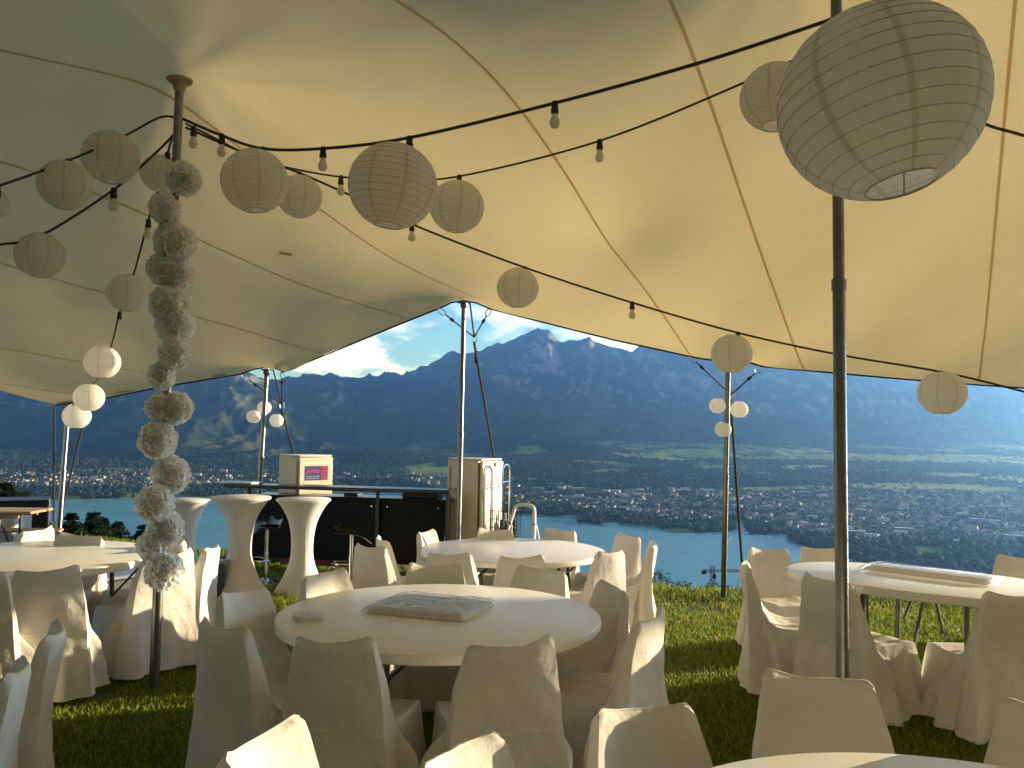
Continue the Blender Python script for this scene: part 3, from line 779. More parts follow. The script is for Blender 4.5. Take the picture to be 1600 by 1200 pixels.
# ---- trees on the slope just below the lawn
def slope_tree(px, py, y, kind, label, wscale=1.0):
    top = at(px, py, y); zb = hill_z(top.x, y) if y > 17 else ground(top.x, y); h = top.z - zb
    t = thing('conifer_tree' if kind == 'c' else 'broadleaf_tree', label, 'tree', (top.x, y, zb), random.uniform(0, 6))
    MB().tube([(0, 0, -.5), (0.05, 0, h * .5), (0, 0.03, h * .97)], [h * .022, h * .014, .015], 7).obj('trunk', M['bark'], t)
    r = random.Random(px); vs = []; fs = []
    def leaf(p, d, L, W):
        d = d.normalized(); sd = d.cross(Vector((r.uniform(-1, 1), r.uniform(-1, 1), r.uniform(-1, 1)))).normalized(); b = len(vs)
        vs.extend([p, p + d * L * .5 + sd * W, p + d * L, p + d * L * .5 - sd * W]); fs.append((b, b + 1, b + 2, b + 3))
    if kind == 'c':
        nl = 64
        for k in range(nl):
            f = .4 + .6 * k / nl; z = h * (.12 + .86 * f) + r.uniform(-.03, .03) * h; R0 = h * .27 * 1.9 * wscale * (1 - f) ** .85 * r.uniform(.8, 1.15) + .05
            for q in range(6):
                th = r.uniform(0, 6.283); rr = R0 * r.uniform(.75, 1.1); dr = Vector((math.cos(th), math.sin(th), -.22 + .25 * f))
                ns = max(3, int(rr / .16))
                for w in range(ns):
                    p = Vector((0, 0, z)) + dr * rr * (w + .5) / ns
                    for e in range(7): leaf(p, dr * .8 + Vector((r.uniform(-1, 1), r.uniform(-1, 1), r.uniform(-.7, .4))), .19, .035)
    else:
        lobes = [(Vector((r.gauss(0, .16), r.gauss(0, .16), r.uniform(.45, .88))) * h, r.uniform(.12, .2) * h * wscale) for _ in range(11)]
        for c, R0 in lobes:
            for q in range(520):
                d = Vector((r.gauss(0, 1), r.gauss(0, 1), r.gauss(0, 1))).normalized(); p = c + d * R0 * r.uniform(.55, 1.05)
                leaf(p, d + Vector((r.uniform(-1, 1), r.uniform(-1, 1), r.uniform(-1, .5))), .17, .07)
    me = bpy.data.meshes.new('crown'); me.from_pydata(vs, [], fs); me.materials.append(M['needle'] if kind == 'c' else M['leafy'])
    link('crown', me, t)
for a_ in [
    (112, 802, 40, 'c', 'dark conifer right beside the leaning corner pole', .9), (146, 797, 42, 'c', 'tallest dark conifer below the lawn between corner pole and garland', 1.0),
    (162, 808, 44, 'c', 'small conifer between the tallest conifer and the broad one', .8), (184, 813, 46, 'c', 'broad conifer left of the garland', 1.0), (128, 815, 47, 'b', 'low bushy tree left of the tallest conifer', 1.0),
    (200, 823, 48, 'b', 'small bushy tree lowest of the row below the lawn', .8), (223, 818, 45, 'c', 'small conifer half hidden by the paper garland', 1.0),
    (5, 752, 24, 'c', 'tall dark tree at the left edge behind the black case', 1.2), (31, 767, 26, 'b', 'smaller dark tree right of the one at the left edge', .8),
    (1140, 908, 60, 'b', 'small dark treetop showing over the lawn right of the light pole', .7), (1153, 900, 62, 'b', 'dark treetop beside the leftmost chair of the right table', .7),
    (1030, 900, 66, 'b', 'dark treetop just above the lawn edge left of the crane', .9), (1062, 905, 70, 'b', 'low dark treetop at the lawn edge close to the crane', .7),
    (1442, 1006, 24, 'b', 'dark treetop seen under the right table', 1.2)]:
    slope_tree(*a_)

# ---- tower crane on the slope
yc = 300.0
cp = at(1113, 905, yc); ct = at(1112.5, 884, yc); zb = hill_z(cp.x, yc)
t = thing('tower_crane', 'thin dark tower crane rising from the slope in front of the lake', 'crane', (cp.x, yc, zb), 0.15)
hgt = ct.z - zb; jz = at(1113, 892, yc).z - zb
def lattice(b, p, q, w, n, r):
    p = Vector(p); q = Vector(q); d = (q - p).normalized(); s1 = d.cross(Vector((0, 1, .01))).normalized(); s2 = d.cross(s1)
    cs = [s1 * w + s2 * w, s1 * w - s2 * w, -s1 * w - s2 * w, -s1 * w + s2 * w]
    for c in cs: b.tube([p + c, q + c], r, 4)
    for k in range(n):
        a0 = p.lerp(q, k / n); a1 = p.lerp(q, (k + 1) / n)
        for c, c2 in zip(cs, cs[1:] + cs[:1]): b.tube([a0 + c, a1 + c2], r * .7, 4)
lattice(b := MB(), (0, 0, -2), (0, 0, hgt), .6, 26, .10); b.obj('mast', M['cranepaint'], t)
lattice(b := MB(), (0, 0, jz), (13.5, 0, jz), .35, 12, .07); b.obj('jib', M['cranepaint'], t)
lattice(b := MB(), (0, 0, jz), (-3.8, 0, jz), .4, 4, .08); b.obj('counter_jib', M['cranepaint'], t)
MB().box((-3.2, 0, jz - .5), (1.5, 1.0, 1.2)).obj('counterweight', M['case'], t)
MB().box((.6, -.4, jz - 1.9), (1.1, 1.2, 1.7), bev=.1).obj('cab', M['case'], t)

# ================================================================== TENT
# far edge: pixel column, pixel row, distance
edge_px = [(88, 632, 12.5), (165, 621, 12.45), (240, 606, 12.4), (310, 594, 12.35), (376, 583, 12.3), (396, 576, 12.25), (417, 572, 12.2), (431, 574, 12.1), (442, 580, 12.0), (500, 557, 11.65), (560, 532, 11.3),
           (630, 503, 11.0), (690, 479, 10.8), (706, 471, 10.7), (725, 468, 10.6), (745, 472, 10.55), (765, 481, 10.5), (860, 505, 10.35), (960, 530, 10.2), (1030, 545, 10.1), (1085, 557, 10.0), (1110, 561, 10.0),
           (1138, 560, 10.0), (1165, 563, 10.0), (1190, 571, 10.0), (1300, 581, 10.1), (1400, 590, 10.2), (1500, 598, 10.4), (1600, 605, 10.6), (1800, 606, 11.0)]
edgeP = [at(*e) for e in edge_px]
far_corner = Vector((11.6, 11.2, 2.62))  # unseen corner, its height set to let sun reach the tables
edgeP.append(far_corner)
EP = np.array([p[:] for p in edgeP])
seg = np.r_[0, np.cumsum(np.linalg.norm(np.diff(EP[:, :2], axis=0), axis=1))]
NU, NV = 300, 190
uu = np.sort(np.r_[np.linspace(0, seg[-1], NU - len(seg)), seg])
EX = np.interp(uu, seg, EP[:, 0]); EY = np.interp(uu, seg, EP[:, 1]); EZ = np.interp(uu, seg, EP[:, 2])
k9 = uu / seg[-1]
NX = -9.0 + 21.0 * k9; NY = np.full_like(uu, -5.5)
vv = np.linspace(0, 1, NV) ** 1.15
PX = EX[None] * (1 - vv[:, None]) + NX[None] * vv[:, None]; PY = EY[None] * (1 - vv[:, None]) + NY[None] * vv[:, None]
LP = on(241, 1055); LP = Vector((at(241, 1062, 5.72).x, 5.72, ground(at(241, 1062, 5.72).x, 5.72))); LPtop = at(281, 122, LP.y + 0.02)
RPy = 4.2
RPtop = Vector((at(1306, -60, RPy).x, RPy, 4.75))
ctl = [tuple(p) for p in edgeP[::1]]
ctl += [tuple(LPtop + Vector((0, 0, .03))), tuple(RPtop), (-8.3, 7.0, 2.5), (-8.8, 2, 1.1), (-9, -5.5, .05), (-4, -5.5, .05), (0, -5.5, .05), (5, -5.5, .05), (11.5, -5.5, .05), (-8.5, -2.6, .5), (-4, -2.6, 2.6), (0, -2.6, 2.8), (5, -2.6, 2.8), (11.5, -2.6, .5), (11.8, 2, 2.0), (11.7, 4.3, 3.2), (11.7, 6, 3.6), (11.7, 7.6, 3.2), (11.7, 9.2, 2.55), (11.65, 10.2, 2.15),  # unseen rear and left brought low to darken inside; right edge shaped for sun
        (-5.5, 1.5, 3.35), (-1.2, 0.2, 4.55), (-0.5, 3.4, 3.95), (6.2, 2.0, 4.6), (4.0, 6.0, 3.95), (1.0, 7.3, 3.45), (-1.3, 8.0, 3.55), (-4.6, 8.3, 3.0), (-3.4, 3.6, 3.75), (4.5, 8.3, 3.0)]
CT = np.array(ctl); 
def phi(d2): return np.sqrt(d2 + 0.03)
D2 = ((CT[:, None, :2] - CT[None, :, :2]) ** 2).sum(-1)
nC = len(CT); Am = np.zeros((nC + 3, nC + 3)); Am[:nC, :nC] = phi(D2); Am[:nC, nC] = 1; Am[:nC, nC + 1:] = CT[:, :2]; Am[nC:, :nC] = Am[:nC, nC:].T
wts = np.linalg.solve(Am, np.r_[CT[:, 2], 0, 0, 0])
def tent_z(x, y):
    x = np.asarray(x, float); y = np.asarray(y, float); sh = x.shape; q = np.stack([x.ravel(), y.ravel()], -1)
    d2 = ((q[:, None] - CT[None, :, :2]) ** 2).sum(-1)
    return (phi(d2) @ wts[:nC] + wts[nC] + q @ wts[nC + 1:]).reshape(sh)
PZ = tent_z(PX, PY) + 0.02 * (fbm(PX * .9, PY * .9, 3, 15) - 0.5) * np.clip(vv[:, None] * 12, 0, 1)
for (qx, qy, ph_) in ((LPtop.x, LPtop.y, .3), (RPtop.x, RPtop.y, 1.1)):
    rr_ = np.hypot(PX - qx, PY - qy); th_ = np.arctan2(PY - qy, PX - qx)
    PZ = PZ + (.0065 * np.sin(9 * th_ + ph_) + .0045 * np.sin(17 * th_ + 2 * ph_ + rr_)) * np.exp(-rr_ / 1.1) * np.clip(rr_ / .35, 0, 1)
PZ = PZ + .010 * np.sin((PX * 2.3 + PY * .5) * 1.7 + 3 * fbm(PX * .5, PY * .5, 3, 19)) * np.clip(vv[:, None] * 14, 0, 1) * np.exp(-vv[:, None] * 7) * 1.5
tent = thing('stretch_tent', 'large cream stretch tent roof spanning over the tables on steel poles', 'tent', (0, 0, 0))
V, Fq = grid_np(np.stack([PX, PY, PZ], -1))
link('membrane', mesh_np('membrane', V, Fq, M['tent']), tent)
# edge cord, hanging a touch below the hem and pulled straight across each scallop
cordP = [Vector((x, y, z - .012)) for x, y, z in zip(EX, EY, EZ)]
MB().tube(cordP[::2], .011, 6).obj('edge_cord', M['rope'], tent)
# sewn seams between the panels
def inside(x, y):
    j = np.interp(x, EX, EY)
    return y < j - 0.02
sdir = Vector((0.515, 1.0)).normalized()
for (px, py) in [(30, 620), (180, 618), (330, 592), (512, 512), (640, 492), (775, 486), (1080, 556), (1258, 576), (1528, 600), (1800, 610)]:
    i = int(np.argmin(np.abs(np.array([e[0] for e in edge_px]) - px)))
    d = np.interp(px, [e[0] for e in edge_px], [e[2] for e in edge_px]); p = at(px, py, d)
    pts = []
    for s in np.arange(0.05, 15.5, 0.14):
        q = Vector((p.x - sdir.x * s, p.y - sdir.y * s)); 
        if q.y < -5 or q.x < -8.2: break
        pts.append(q)
    if len(pts) < 4: continue
    xs_ = np.array([q.x for q in pts]); ys_ = np.array([q.y for q in pts]); w = .012
    nx, ny = sdir.y, -sdir.x
    rows = []
    for sg in (-1, 1):
        x_ = xs_ + nx * w * sg; y_ = ys_ + ny * w * sg
        rows.append(np.stack([x_, y_, tent_z(x_, y_) + 0.02 * (fbm(x_ * .9, y_ * .9, 3, 15) - 0.5) - .008], -1))
    V, Fq = grid_np(np.stack(rows, 0))
    link('seam', mesh_np('seam', V, Fq, M['seam']), tent)
# reinforcing patches along the hem
for (px, py, d) in [(150, 617, 12.3), (196, 612, 12.3), (262, 598, 12.2), (345, 582, 12.2), (108, 626, 12.4)]:
    p = at(px, py, d); vs = []; 
    for k in range(12):
        th = k / 12 * 6.283; x_ = p.x + .13 * math.cos(th); y_ = p.y + .07 * math.sin(th) - .07
        vs.append((x_, y_, float(tent_z(x_, y_)) - .012))
    MB().add(vs, [tuple(range(12))]).obj('hem_patch', M['patch'], tent, smooth=False)

# ---- small sewn loops on the underside
def tent_hit(px, py):
    y = 2.0
    while y < 12:
        p = at(px, py, y)
        if p.z >= float(tent_z(p.x, p.y)): break
        y += .02
    return p
for px, py, dx in ((446, 394, .05),):
    p = tent_hit(px, py); g = .2
    q = [Vector((p.x + sx * dx, p.y + sy * .02 + sx * .03, 0)) for sx, sy in ((-1, -1), (1, -1), (1, 1), (-1, 1))]
    lo_q = [Vector((v.x, v.y, float(tent_z(v.x, v.y)) - .022)) for v in q]; hi_q = [v + Vector((0, 0, .012)) for v in lo_q]
    MB().add(lo_q + hi_q, [(0, 1, 2, 3), (7, 6, 5, 4), (0, 4, 5, 1), (1, 5, 6, 2), (2, 6, 7, 3), (3, 7, 4, 0)]).obj('fabric_loop', M['seam'], tent, smooth=False)

# ---- poles
def pole(name, top, base, r, label, grp=None, cap=True):
    t = thing(name, label, 'pole', base)
    top = Vector(top) - Vector(base)
    lo = top * 0.52
    MB().tube([(0, 0, -.15), lo], r * 1.12, 14).obj('lower_tube', M['pole'], t)
    MB().tube([lo - top * .01, top], r, 14).tube([lo, lo + top * .012], r * 1.3, 14).obj('upper_tube', M['pole'], t)
    if cap: MB().lathe([(r * 1.0, -.09), (r * 1.5, -.06), (r * 1.6, -.02), (.085, -.015), (.09, 0)], 20, top - Vector((0, 0, .012))).obj('cap', M['patch'] if cap == 2 else M['pole'], t)
    return t
pole('tent_pole', LPtop, LP, .030, 'inner steel tent pole wrapped with white paper pom-poms', cap=2)
RB = on(1317, 1215)
RB = Vector((at(1317, 1100, RPy).x, RPy, ground(at(1317, 1100, RPy).x, RPy)))
pole('tent_pole', RPtop - Vector((0, 0, .03)), RB, .029, 'near steel tent pole on the right, beside the biggest lantern')
pole('tent_pole', at(107, 634, 12.45), on(90, 850), .034, 'leaning steel corner pole at the far left edge of the lawn')
pole('tent_pole', at(417, 576, 12.15), on(399, 872), .033, 'steel edge pole behind the bar counter on the left')
pole('tent_pole', at(725, 470, 10.58), Vector((at(715, 870, 10.5).x, 10.5, ground(at(715, 870, 10.5).x, 10.5))), .030, 'tall steel edge pole under the tent peak in front of the big fridge')
pole('tent_pole', at(1138, 563, 9.95), on(1130, 936), .031, 'steel edge pole standing alone on the sunlit grass to the right')

# ---- guy ropes: bridle lines, carabiner and strap down to the slope
def carabiner(b, p, d):
    d = d.normalized(); s = d.cross(Vector((0, 1, 0))).normalized() * .03
    b.tube([p, p + d * .03 + s, p + d * .11 + s, p + d * .14, p + d * .11 - s, p + d * .03 - s], .007, 5, closed=True)
def guy(label, ties, ring, foot, polehead=None):
    t = thing('guy_rope', label, 'rope', foot)
    o = Vector(foot)
    ring = Vector(ring) - o
    for q in ties:
        q = Vector(q) - o
        d = ring - q; cb = MB(); carabiner(cb, q, d); cb.obj('carabiner', M['steel'], t)
        MB().tube([q + d.normalized() * .13, ring], .009, 6).tube([q + d.normalized() * .22, q + d.normalized() * .27], .022, 6).obj('bridle_line', M['rope'], t)
    cb = MB(); carabiner(cb, ring + Vector((0, 0, .06)), Vector((0.05, .1, -1)))
    cb.obj('carabiner', M['steel'], t)
    if polehead is not None: MB().tube([Vector(polehead) - o, ring], .012, 6).obj('bridle_line', M['rope'], t)
    MB().tube([ring - Vector((0, 0, .07)), (0, 0, 0)], .019, 6).tube([ring.lerp(Vector((0, 0, 0)), .05), ring.lerp(Vector((0, 0, 0)), .09) + Vector((-.03, 0, 0))], .025, 6).obj('strap', M['rope'], t)
    MB().tube([(0, 0, .12), (.02, .05, -.3)], .014, 6).obj('peg', M['steel'], t)
def gfoot(px, py, y): 
    p = at(px, py, y); return p
g1 = at(794, 790, 13.2); guy('dark tension strap with a rope bridle behind the tall peak pole', [at(684, 482, 10.75), at(766, 483, 10.55)], at(741, 527, 11.0), Vector((g1.x + .12, 13.6, ground(g1.x, 13.6))), at(734, 470, 10.6))
g2 = at(468, 740, 13.6); guy('dark tension strap with a rope bridle behind the left edge pole', [at(378, 585, 12.3), at(441, 582, 12.0)], at(440, 632, 12.6), Vector((g2.x + .3, 14.2, ground(g2.x, 14.2))), at(427, 578, 12.1))
g3 = at(1172, 862, 11.6); guy('dark tension strap with a rope bridle behind the lone right edge pole', [at(1078, 556, 10.0), at(1192, 572, 10.0)], at(1142, 617, 10.4), Vector((g3.x, 11.9, ground(g3.x, 11.9))), at(1141, 570, 10.0))
def simple_guy(label, top, foot):
    t = thing('guy_rope', label, 'rope', foot); top = Vector(top) - Vector(foot)
    MB().tube([top, (0, 0, .25)], .014, 6).obj('strap', M['rope'], t)
    MB().box((0, 0, .22), (.05, .03, .16), bev=.01).obj('ratchet', M['steel'], t)
    MB().tube([(0, 0, .2), (.02, .05, -.3)], .014, 6).obj('peg', M['steel'], t)
fA = on(80, 852)
simple_guy('vertical dark tension strap left of the leaning corner pole', at(85, 634, 12.5), Vector((at(79, 800, 12.6).x, 12.7, ground(at(79, 800, 12.6).x, 12.7))))
simple_guy('slanting dark tension strap behind the leaning corner pole', at(128, 660, 12.6) + Vector((.08, 0, .27)), Vector((at(84, 810, 12.7).x, 12.85, ground(at(84, 810, 12.7).x, 12.85))))

# ================================================================== LIGHT STRINGS AND LANTERNS
def festoon(label, pts, holders, r=.008, grp=None):
    """pts: (px, py, y); holders: (index along spline 0..1 by px,py target, bulb?)"""
    P = spline([at(*p) if len(p) == 3 and not isinstance(p, Vector) else p for p in pts], 10)
    t = thing('festoon_cable', label, 'light string', P[0]); o = P[0].copy()
    MB().tube([p - o for p in P], r, 6).obj('cable', M['cable'], t)
    out = []
    for hx, bulb in holders:
        best = None
        for i in range(len(P) - 1):
            for k in range(6):
                q = P[i].lerp(P[i + 1], k / 6); d = q - Vector((0, 0, CAM_Z)); u = 800 + F_PX * d.dot(cR) / d.dot(cF)
                e = abs(u - hx[0]) + abs(600 - F_PX * d.dot(cU) / d.dot(cF) - hx[1])
                if best is None or e < best[0]: best = (e, q)
        q = best[1]; out.append(q); c = q - o
        h = MB().lathe([(.012, .012), (.020, .005), (.021, -.035), (.024, -.038), (.024, -.062), (.017, -.066)], 12, c).obj('lamp_holder', M['cable'], t)
        if bulb:
            MB().lathe([(.013, -.062), (.014, -.072), (.024, -.092), (.031, -.113), (.031, -.128), (.024, -.145), (.010, -.154), (.001, -.156)], 14, c).obj('bulb', M['bulb'], h)
    return out
JT = at(283, 190, LP.y)
festoon('thick black bulb string from the garlanded pole to the near right pole', [(286, 186, 5.78), (345, 211, 5.72), (410, 232, 5.6), (505, 232, 5.42), (640, 215, 5.15), (867, 161, 4.8), (1100, 96, 4.45), (1306, 28, 4.13)],
        [((347, 213), 1), ((412, 232), 0), ((506, 232), 1), ((641, 215), 0), ((868, 160), 1)], .0105)
festoon('black cable running from the near right pole towards the viewer over the biggest lantern', [(1308, 27, 4.13), (1340, 14, 3.5), (1378, 1, 2.62), (1440, -22, 2.0), (1560, -90, 1.5)], [((1378, 1), 0)], .0095)
festoon('middle black bulb string rising from the garlanded pole behind the second big lantern', [(290, 193, 5.85), (330, 213, 5.95), (400, 248, 6.2), (450, 262, 6.35), (530, 276, 6.55), (620, 281, 6.5), (720, 275, 6.35), (937, 220, 5.7), (1170, 126, 5.15), (1260, 84, 4.95), (1430, 5, 4.7)],
        [((303, 200), 1), ((533, 276), 1), ((717, 275), 0), ((937, 220), 1), ((1212, 106), 0)], .0075)
festoon('lowest long black bulb string along the lake side of the tent', [(290, 199, 5.9), (380, 238, 6.2), (462, 268, 6.6), (545, 304, 6.9), (655, 355, 7.1), (820, 418, 7.4), (985, 472, 7.6), (1153, 520, 7.7), (1310, 554, 7.6), (1470, 581, 7.4), (1600, 612, 7.2), (1800, 665, 7)],
        [((468, 271), 0), ((643, 350), 1), ((820, 418), 0), ((987, 473), 1), ((1153, 520), 0), ((1471, 581), 0)], .0095)
festoon('short black cable dropping to the right behind the biggest lantern', [(1312, 52, 4.2), (1400, 128, 4.25), (1530, 190, 4.3), (1600, 212, 4.35), (1760, 262, 4.4)], [], .0085)
festoon('upper left black cable holding three lanterns', [(272, 183, 5.8), (248, 184, 5.75), (195, 212, 5.6), (107, 251, 5.2), (5, 288, 4.85), (-120, 325, 4.5)], [((176, 219), 0), ((107, 250), 0), ((-6, 291), 0)], .008)
festoon('lower left black bulb string with one lantern near the left edge', [(272, 210, 5.8), (240, 242, 5.75), (178, 296, 5.65), (66, 367, 5.4), (0, 382, 5.2), (-120, 392, 4.9)], [((178, 296), 1), ((66, 367), 0)], .0085)
festoon('black bulb string hanging down from the garlanded pole to the corner pole', [(269, 214, 5.85), (262, 240, 6.05), (246, 300, 6.4), (232, 344, 6.7), (208, 431, 7.5), (187, 489, 8.2), (172, 545, 8.9), (147, 600, 9.9), (113, 634, 11.4)],
        [((262, 240), 0), ((232, 344), 1), ((208, 431), 0), ((187, 489), 0), ((172, 545), 0), ((147, 600), 0)], .0085)

def lantern_meshes():
    out = []
    nr = 15
    for s in range(3):
        r = random.Random(s); b = MB(); wr = MB(); n = 40
        prof = []
        a0, a1 = R(20), R(160)
        for i in range(nr):
            for k in range(4):
                th = a0 + (a1 - a0) * (i + k / 4) / nr; bul = .010 * math.sin(math.pi * k / 4) ** .8
                prof.append(((1 + bul) * math.sin(th), (1 + bul) * math.cos(th) * .96))
        prof.append((math.sin(a1), math.cos(a1) * .96))
        ph = [r.uniform(0, 6.28) for _ in range(4)]
        b.lathe(prof, n, cap=False, mod=lambda rr, z, th: rr * (1 + .0035 * math.sin(3 * th + ph[0] + z) + .002 * math.sin(8 * th + ph[1]) * (1 + z)))
        for i in range(nr + 1):
            th = a0 + (a1 - a0) * i / nr
            wr.tube(circ((0, 0, math.cos(th) * .96), math.sin(th) * 1.004, 36), (.0048 if s == 0 else .0030) if 0 < i < nr else .011, 4, closed=True)
        zb = math.cos(a1) * .96; rb = math.sin(a1)
        wr.tube([(rb, 0, zb), (0.05, 0.1, zb + .35), (-rb * .5, rb * .86, zb)], .009, 4)
        zt = math.cos(a0) * .96
        wr.tube([(-rb, 0, zt), (0, 0, zt + .10), (rb, 0, zt)], .010, 4)
        out.append((b.mesh('shade', M['paper'], angle=80), wr.mesh('wire_frame', M['wire'])))
    return out
LM = lantern_meshes()
def lantern(px, py, rpx, y, label, grp, tilt=(0, 0), k=None):
    c = at(px, py, y); d = (c - Vector((0, 0, CAM_Z))).dot(cF); r = rpx / F_PX * d * 0.985
    t = thing('paper_lantern', label, 'lantern', c, random.uniform(0, 6), grp)
    t.rotation_euler = (tilt[0], tilt[1], random.uniform(0, 6)); t.scale = (r, r, r)
    sh, wr = LM[random.choice((1, 2)) if k is None else k]
    link('shade', sh, t); link('wire_frame', wr, t)
G = 'white paper lanterns under the tent'
lantern(1375, 161, 156, 2.62, 'biggest round white paper lantern hanging beside the near right pole', G, (R(4), R(-12)), 0)
lantern(1212, 152, 55, 5.0, 'white paper lantern half hidden behind the biggest lantern', G, (0, R(-8)))
lantern(614, 291, 70, 5.15, 'second largest white paper lantern, right of two under the thick string', G, (R(3), R(-6)), 0)
lantern(714, 323, 43, 6.3, 'paper lantern peeking out right behind the second largest lantern', G, (0, R(5)))
lantern(398, 283, 52, 5.6, 'large paper lantern left of the second largest, closest to the garlanded pole on the right', G, (0, R(-4)))
lantern(468, 307, 35, 6.6, 'small paper lantern half hidden behind the large left one', G)
lantern(173, 246, 43, 5.55, 'paper lantern on the upper left cable nearest the pole', G)
lantern(101, 289, 40, 5.2, 'paper lantern on the upper left cable, second from the pole', G)
lantern(-14, 318, 26, 4.9, 'paper lantern cut off by the left edge of the photo', G)
lantern(63, 399, 37, 5.4, 'paper lantern near the left edge hanging from the lower left string', G)
lantern(250, 271, 30, 6.1, 'paper lantern half hidden behind the top of the pom-pom garland', G)
lantern(200, 458, 31, 7.5, 'paper lantern left of the garland, upper one on the hanging string', G)
lantern(160, 566, 27, 8.9, 'paper lantern second lowest on the string hanging to the corner pole', G)
lantern(139, 621, 23, 9.9, 'lowest paper lantern on the string, overlapping the bright one', G)
lantern(120, 650, 21, 12.0, 'bright sunlit paper lantern at the head of the leaning corner pole', G)
lantern(809, 450, 33, 7.4, 'pale paper lantern over the mountain peak on the lowest string', G)
lantern(1143, 553, 32, 7.7, 'pale paper lantern in front of the tent edge above the lone right pole', G)
lantern(1472, 614, 36, 7.4, 'cream paper lantern hanging just below the tent edge at the far right', G)
G2 = 'small sunlit lanterns on the edge poles'
lantern(413, 637, 11, 12.35, 'topmost of three small lanterns on the left edge pole', G2)
lantern(396, 651, 11, 12.2, 'left one of three small lanterns on the left edge pole', G2)
lantern(432, 657, 11, 12.2, 'lower right one of three small lanterns on the left edge pole', G2)
lantern(1121, 634, 13, 10.1, 'upper left one of three small lanterns on the lone right pole', G2)
lantern(1155, 640, 14, 9.95, 'right one of three small lanterns on the lone right pole', G2)
lantern(1130, 671, 13, 10.15, 'lowest of three small lanterns on the lone right pole', G2)

# ---- tissue pom-pom garland on the left pole
def pom_mesh(seed):
    r = random.Random(seed); vs = []; fs = []
    N = 300
    for i in range(N):
        z = 1 - 2 * (i + .5) / N; th = i * 2.39996 + r.uniform(-.3, .3); s = math.sqrt(1 - z * z)
        d = Vector((s * math.cos(th), s * math.sin(th), z)); e1 = d.cross(Vector((r.uniform(-1, 1), r.uniform(-1, 1), r.uniform(-1, 1)))).normalized(); e2 = d.cross(e1)
        L = r.uniform(.86, 1.04); W = r.uniform(.17, .26); b = len(vs); nx, ny = 5, 4; cv = r.uniform(.2, .5); ph = r.uniform(0, 6)
        for j in range(ny):
            t = j / (ny - 1); rad = .25 + (L - .25) * t; w = W * (.25 + .75 * t ** .7)
            for k in range(nx):
                u = -1 + 2 * k / (nx - 1)
                p = d * (rad - .10 * u * u * t + (r.uniform(-.035, .035) if t > .6 else 0)) + e1 * u * w + e2 * (cv * .22 * (u * u - .4) * t + .05 * math.sin(4 * u + ph) * t + r.uniform(-.02, .02) * t)
                vs.append(p)
        for j in range(ny - 1):
            for k in range(nx - 1): fs.append((b + j * nx + k, b + j * nx + k + 1, b + (j + 1) * nx + k + 1, b + (j + 1) * nx + k))
    import bmesh
    bm = bmesh.new(); bmesh.ops.create_icosphere(bm, subdivisions=3, radius=.78)
    b0 = len(vs)
    for v in bm.verts: vs.append(v.co * (1 + .12 * mnoise.noise(v.co * 6 + Vector((seed * 3, 0, 0)))))
    for f in bm.faces: fs.append(tuple(b0 + v.index for v in f.verts))
    bm.free()
    me = bpy.data.meshes.new('pom_pom'); me.from_pydata([v[:] for v in vs], [], fs); me.materials.append(M['tissue'])
    me.polygons.foreach_set('use_smooth', [True] * len(fs)); me.update(); return me
PM = [pom_mesh(s) for s in range(4)]
gar = thing('pom_pom_garland', 'garland of white tissue paper pom-poms winding down the left inner pole', 'garland', LP)
poms = [(286, 279, 29), (257, 326, 26), (273, 379, 34), (256, 421, 27), (279, 428, 24), (266, 476, 32), (274, 508, 29), (274, 551, 27), (252, 588, 23), (249, 636, 22), (276, 638, 26), (246, 688, 30), (267, 742, 30), (242, 786, 30), (259, 826, 28), (238, 852, 24), (257, 893, 29)]
gb = []
for i, (px, py, rp) in enumerate(poms):
    yy = LP.y + (-.09 if i % 2 else -.02) + random.uniform(-.04, .03)
    c = at(px, py, yy); r_ = rp / F_PX * yy * 1.03
    o = link('pom_pom', PM[i % 4], gar, c - LP); o.scale = (r_, r_, r_ * random.uniform(.92, 1.05)); o.rotation_euler = tuple(random.uniform(0, 6) for _ in range(3)); gb.append(c - LP)
MB().tube(spline(gb, 4), .006, 5).obj('ribbon', M['tissue'], gar)

# ================================================================== TABLES
TR = 0.915
def round_table(cx, cy, label, ztop=None, rz=0.0, tilt=(0, 0), rad=TR, lx=.50):
    zg = ground(cx, cy); zt = (ztop - zg) if ztop is not None else 0.74
    t = thing('round_table', label, 'table', (cx, cy, zg), 0)
    t.rotation_euler = (Matrix.Rotation(tilt[0], 3, 'X') @ Matrix.Rotation(tilt[1], 3, 'Y') @ Matrix.Rotation(rz, 3, 'Z')).to_euler()
    prof = [(0.001, -.004), (rad * .985, 0), (rad * .995, -.003), (rad, -.012), (rad, -.044), (rad - .006, -.052), (rad - .03, -.055), (rad - .035, -.035), (.001, -.03)]
    MB().lathe(prof, 96, (0, 0, zt), cap=False).obj('tabletop', M['table'], t, angle=30)
    for sx in (-1, 1):
        x = sx * lx
        for sy in (-1, 1):
            MB().tube([(x, sy * .30, zt - .05), (x + sx * .03, sy * .31, -.02)], .0165, 10).lathe([(.021, -.02), (.021, .03)], 10, (x + sx * .03, sy * .31, 0)).obj('leg', M['leg'], t)
        MB().tube([(x, -.30, zt - .07), (x, .30, zt - .07)], .014, 8).obj('crossbar', M['leg'], t)
        MB().tube([(x + sx * .012, 0, zt - .42), (x - sx * .38, 0, zt - .06)], .011, 8).obj('brace', M['leg'], t)
        MB().tube([(x + sx * .010, .26, zt - .36), (x + sx * .32, .2, zt - .055)], .009, 6).obj('brace', M['leg'], t)
    for xr in (-.16, .16): MB().box((xr, 0, zt - .055), (.05, .5, .025)).obj('rail', M['leg'], t)
    return t
def tpos(px, py, ztop_above):
    return on(px, py, ztop_above)
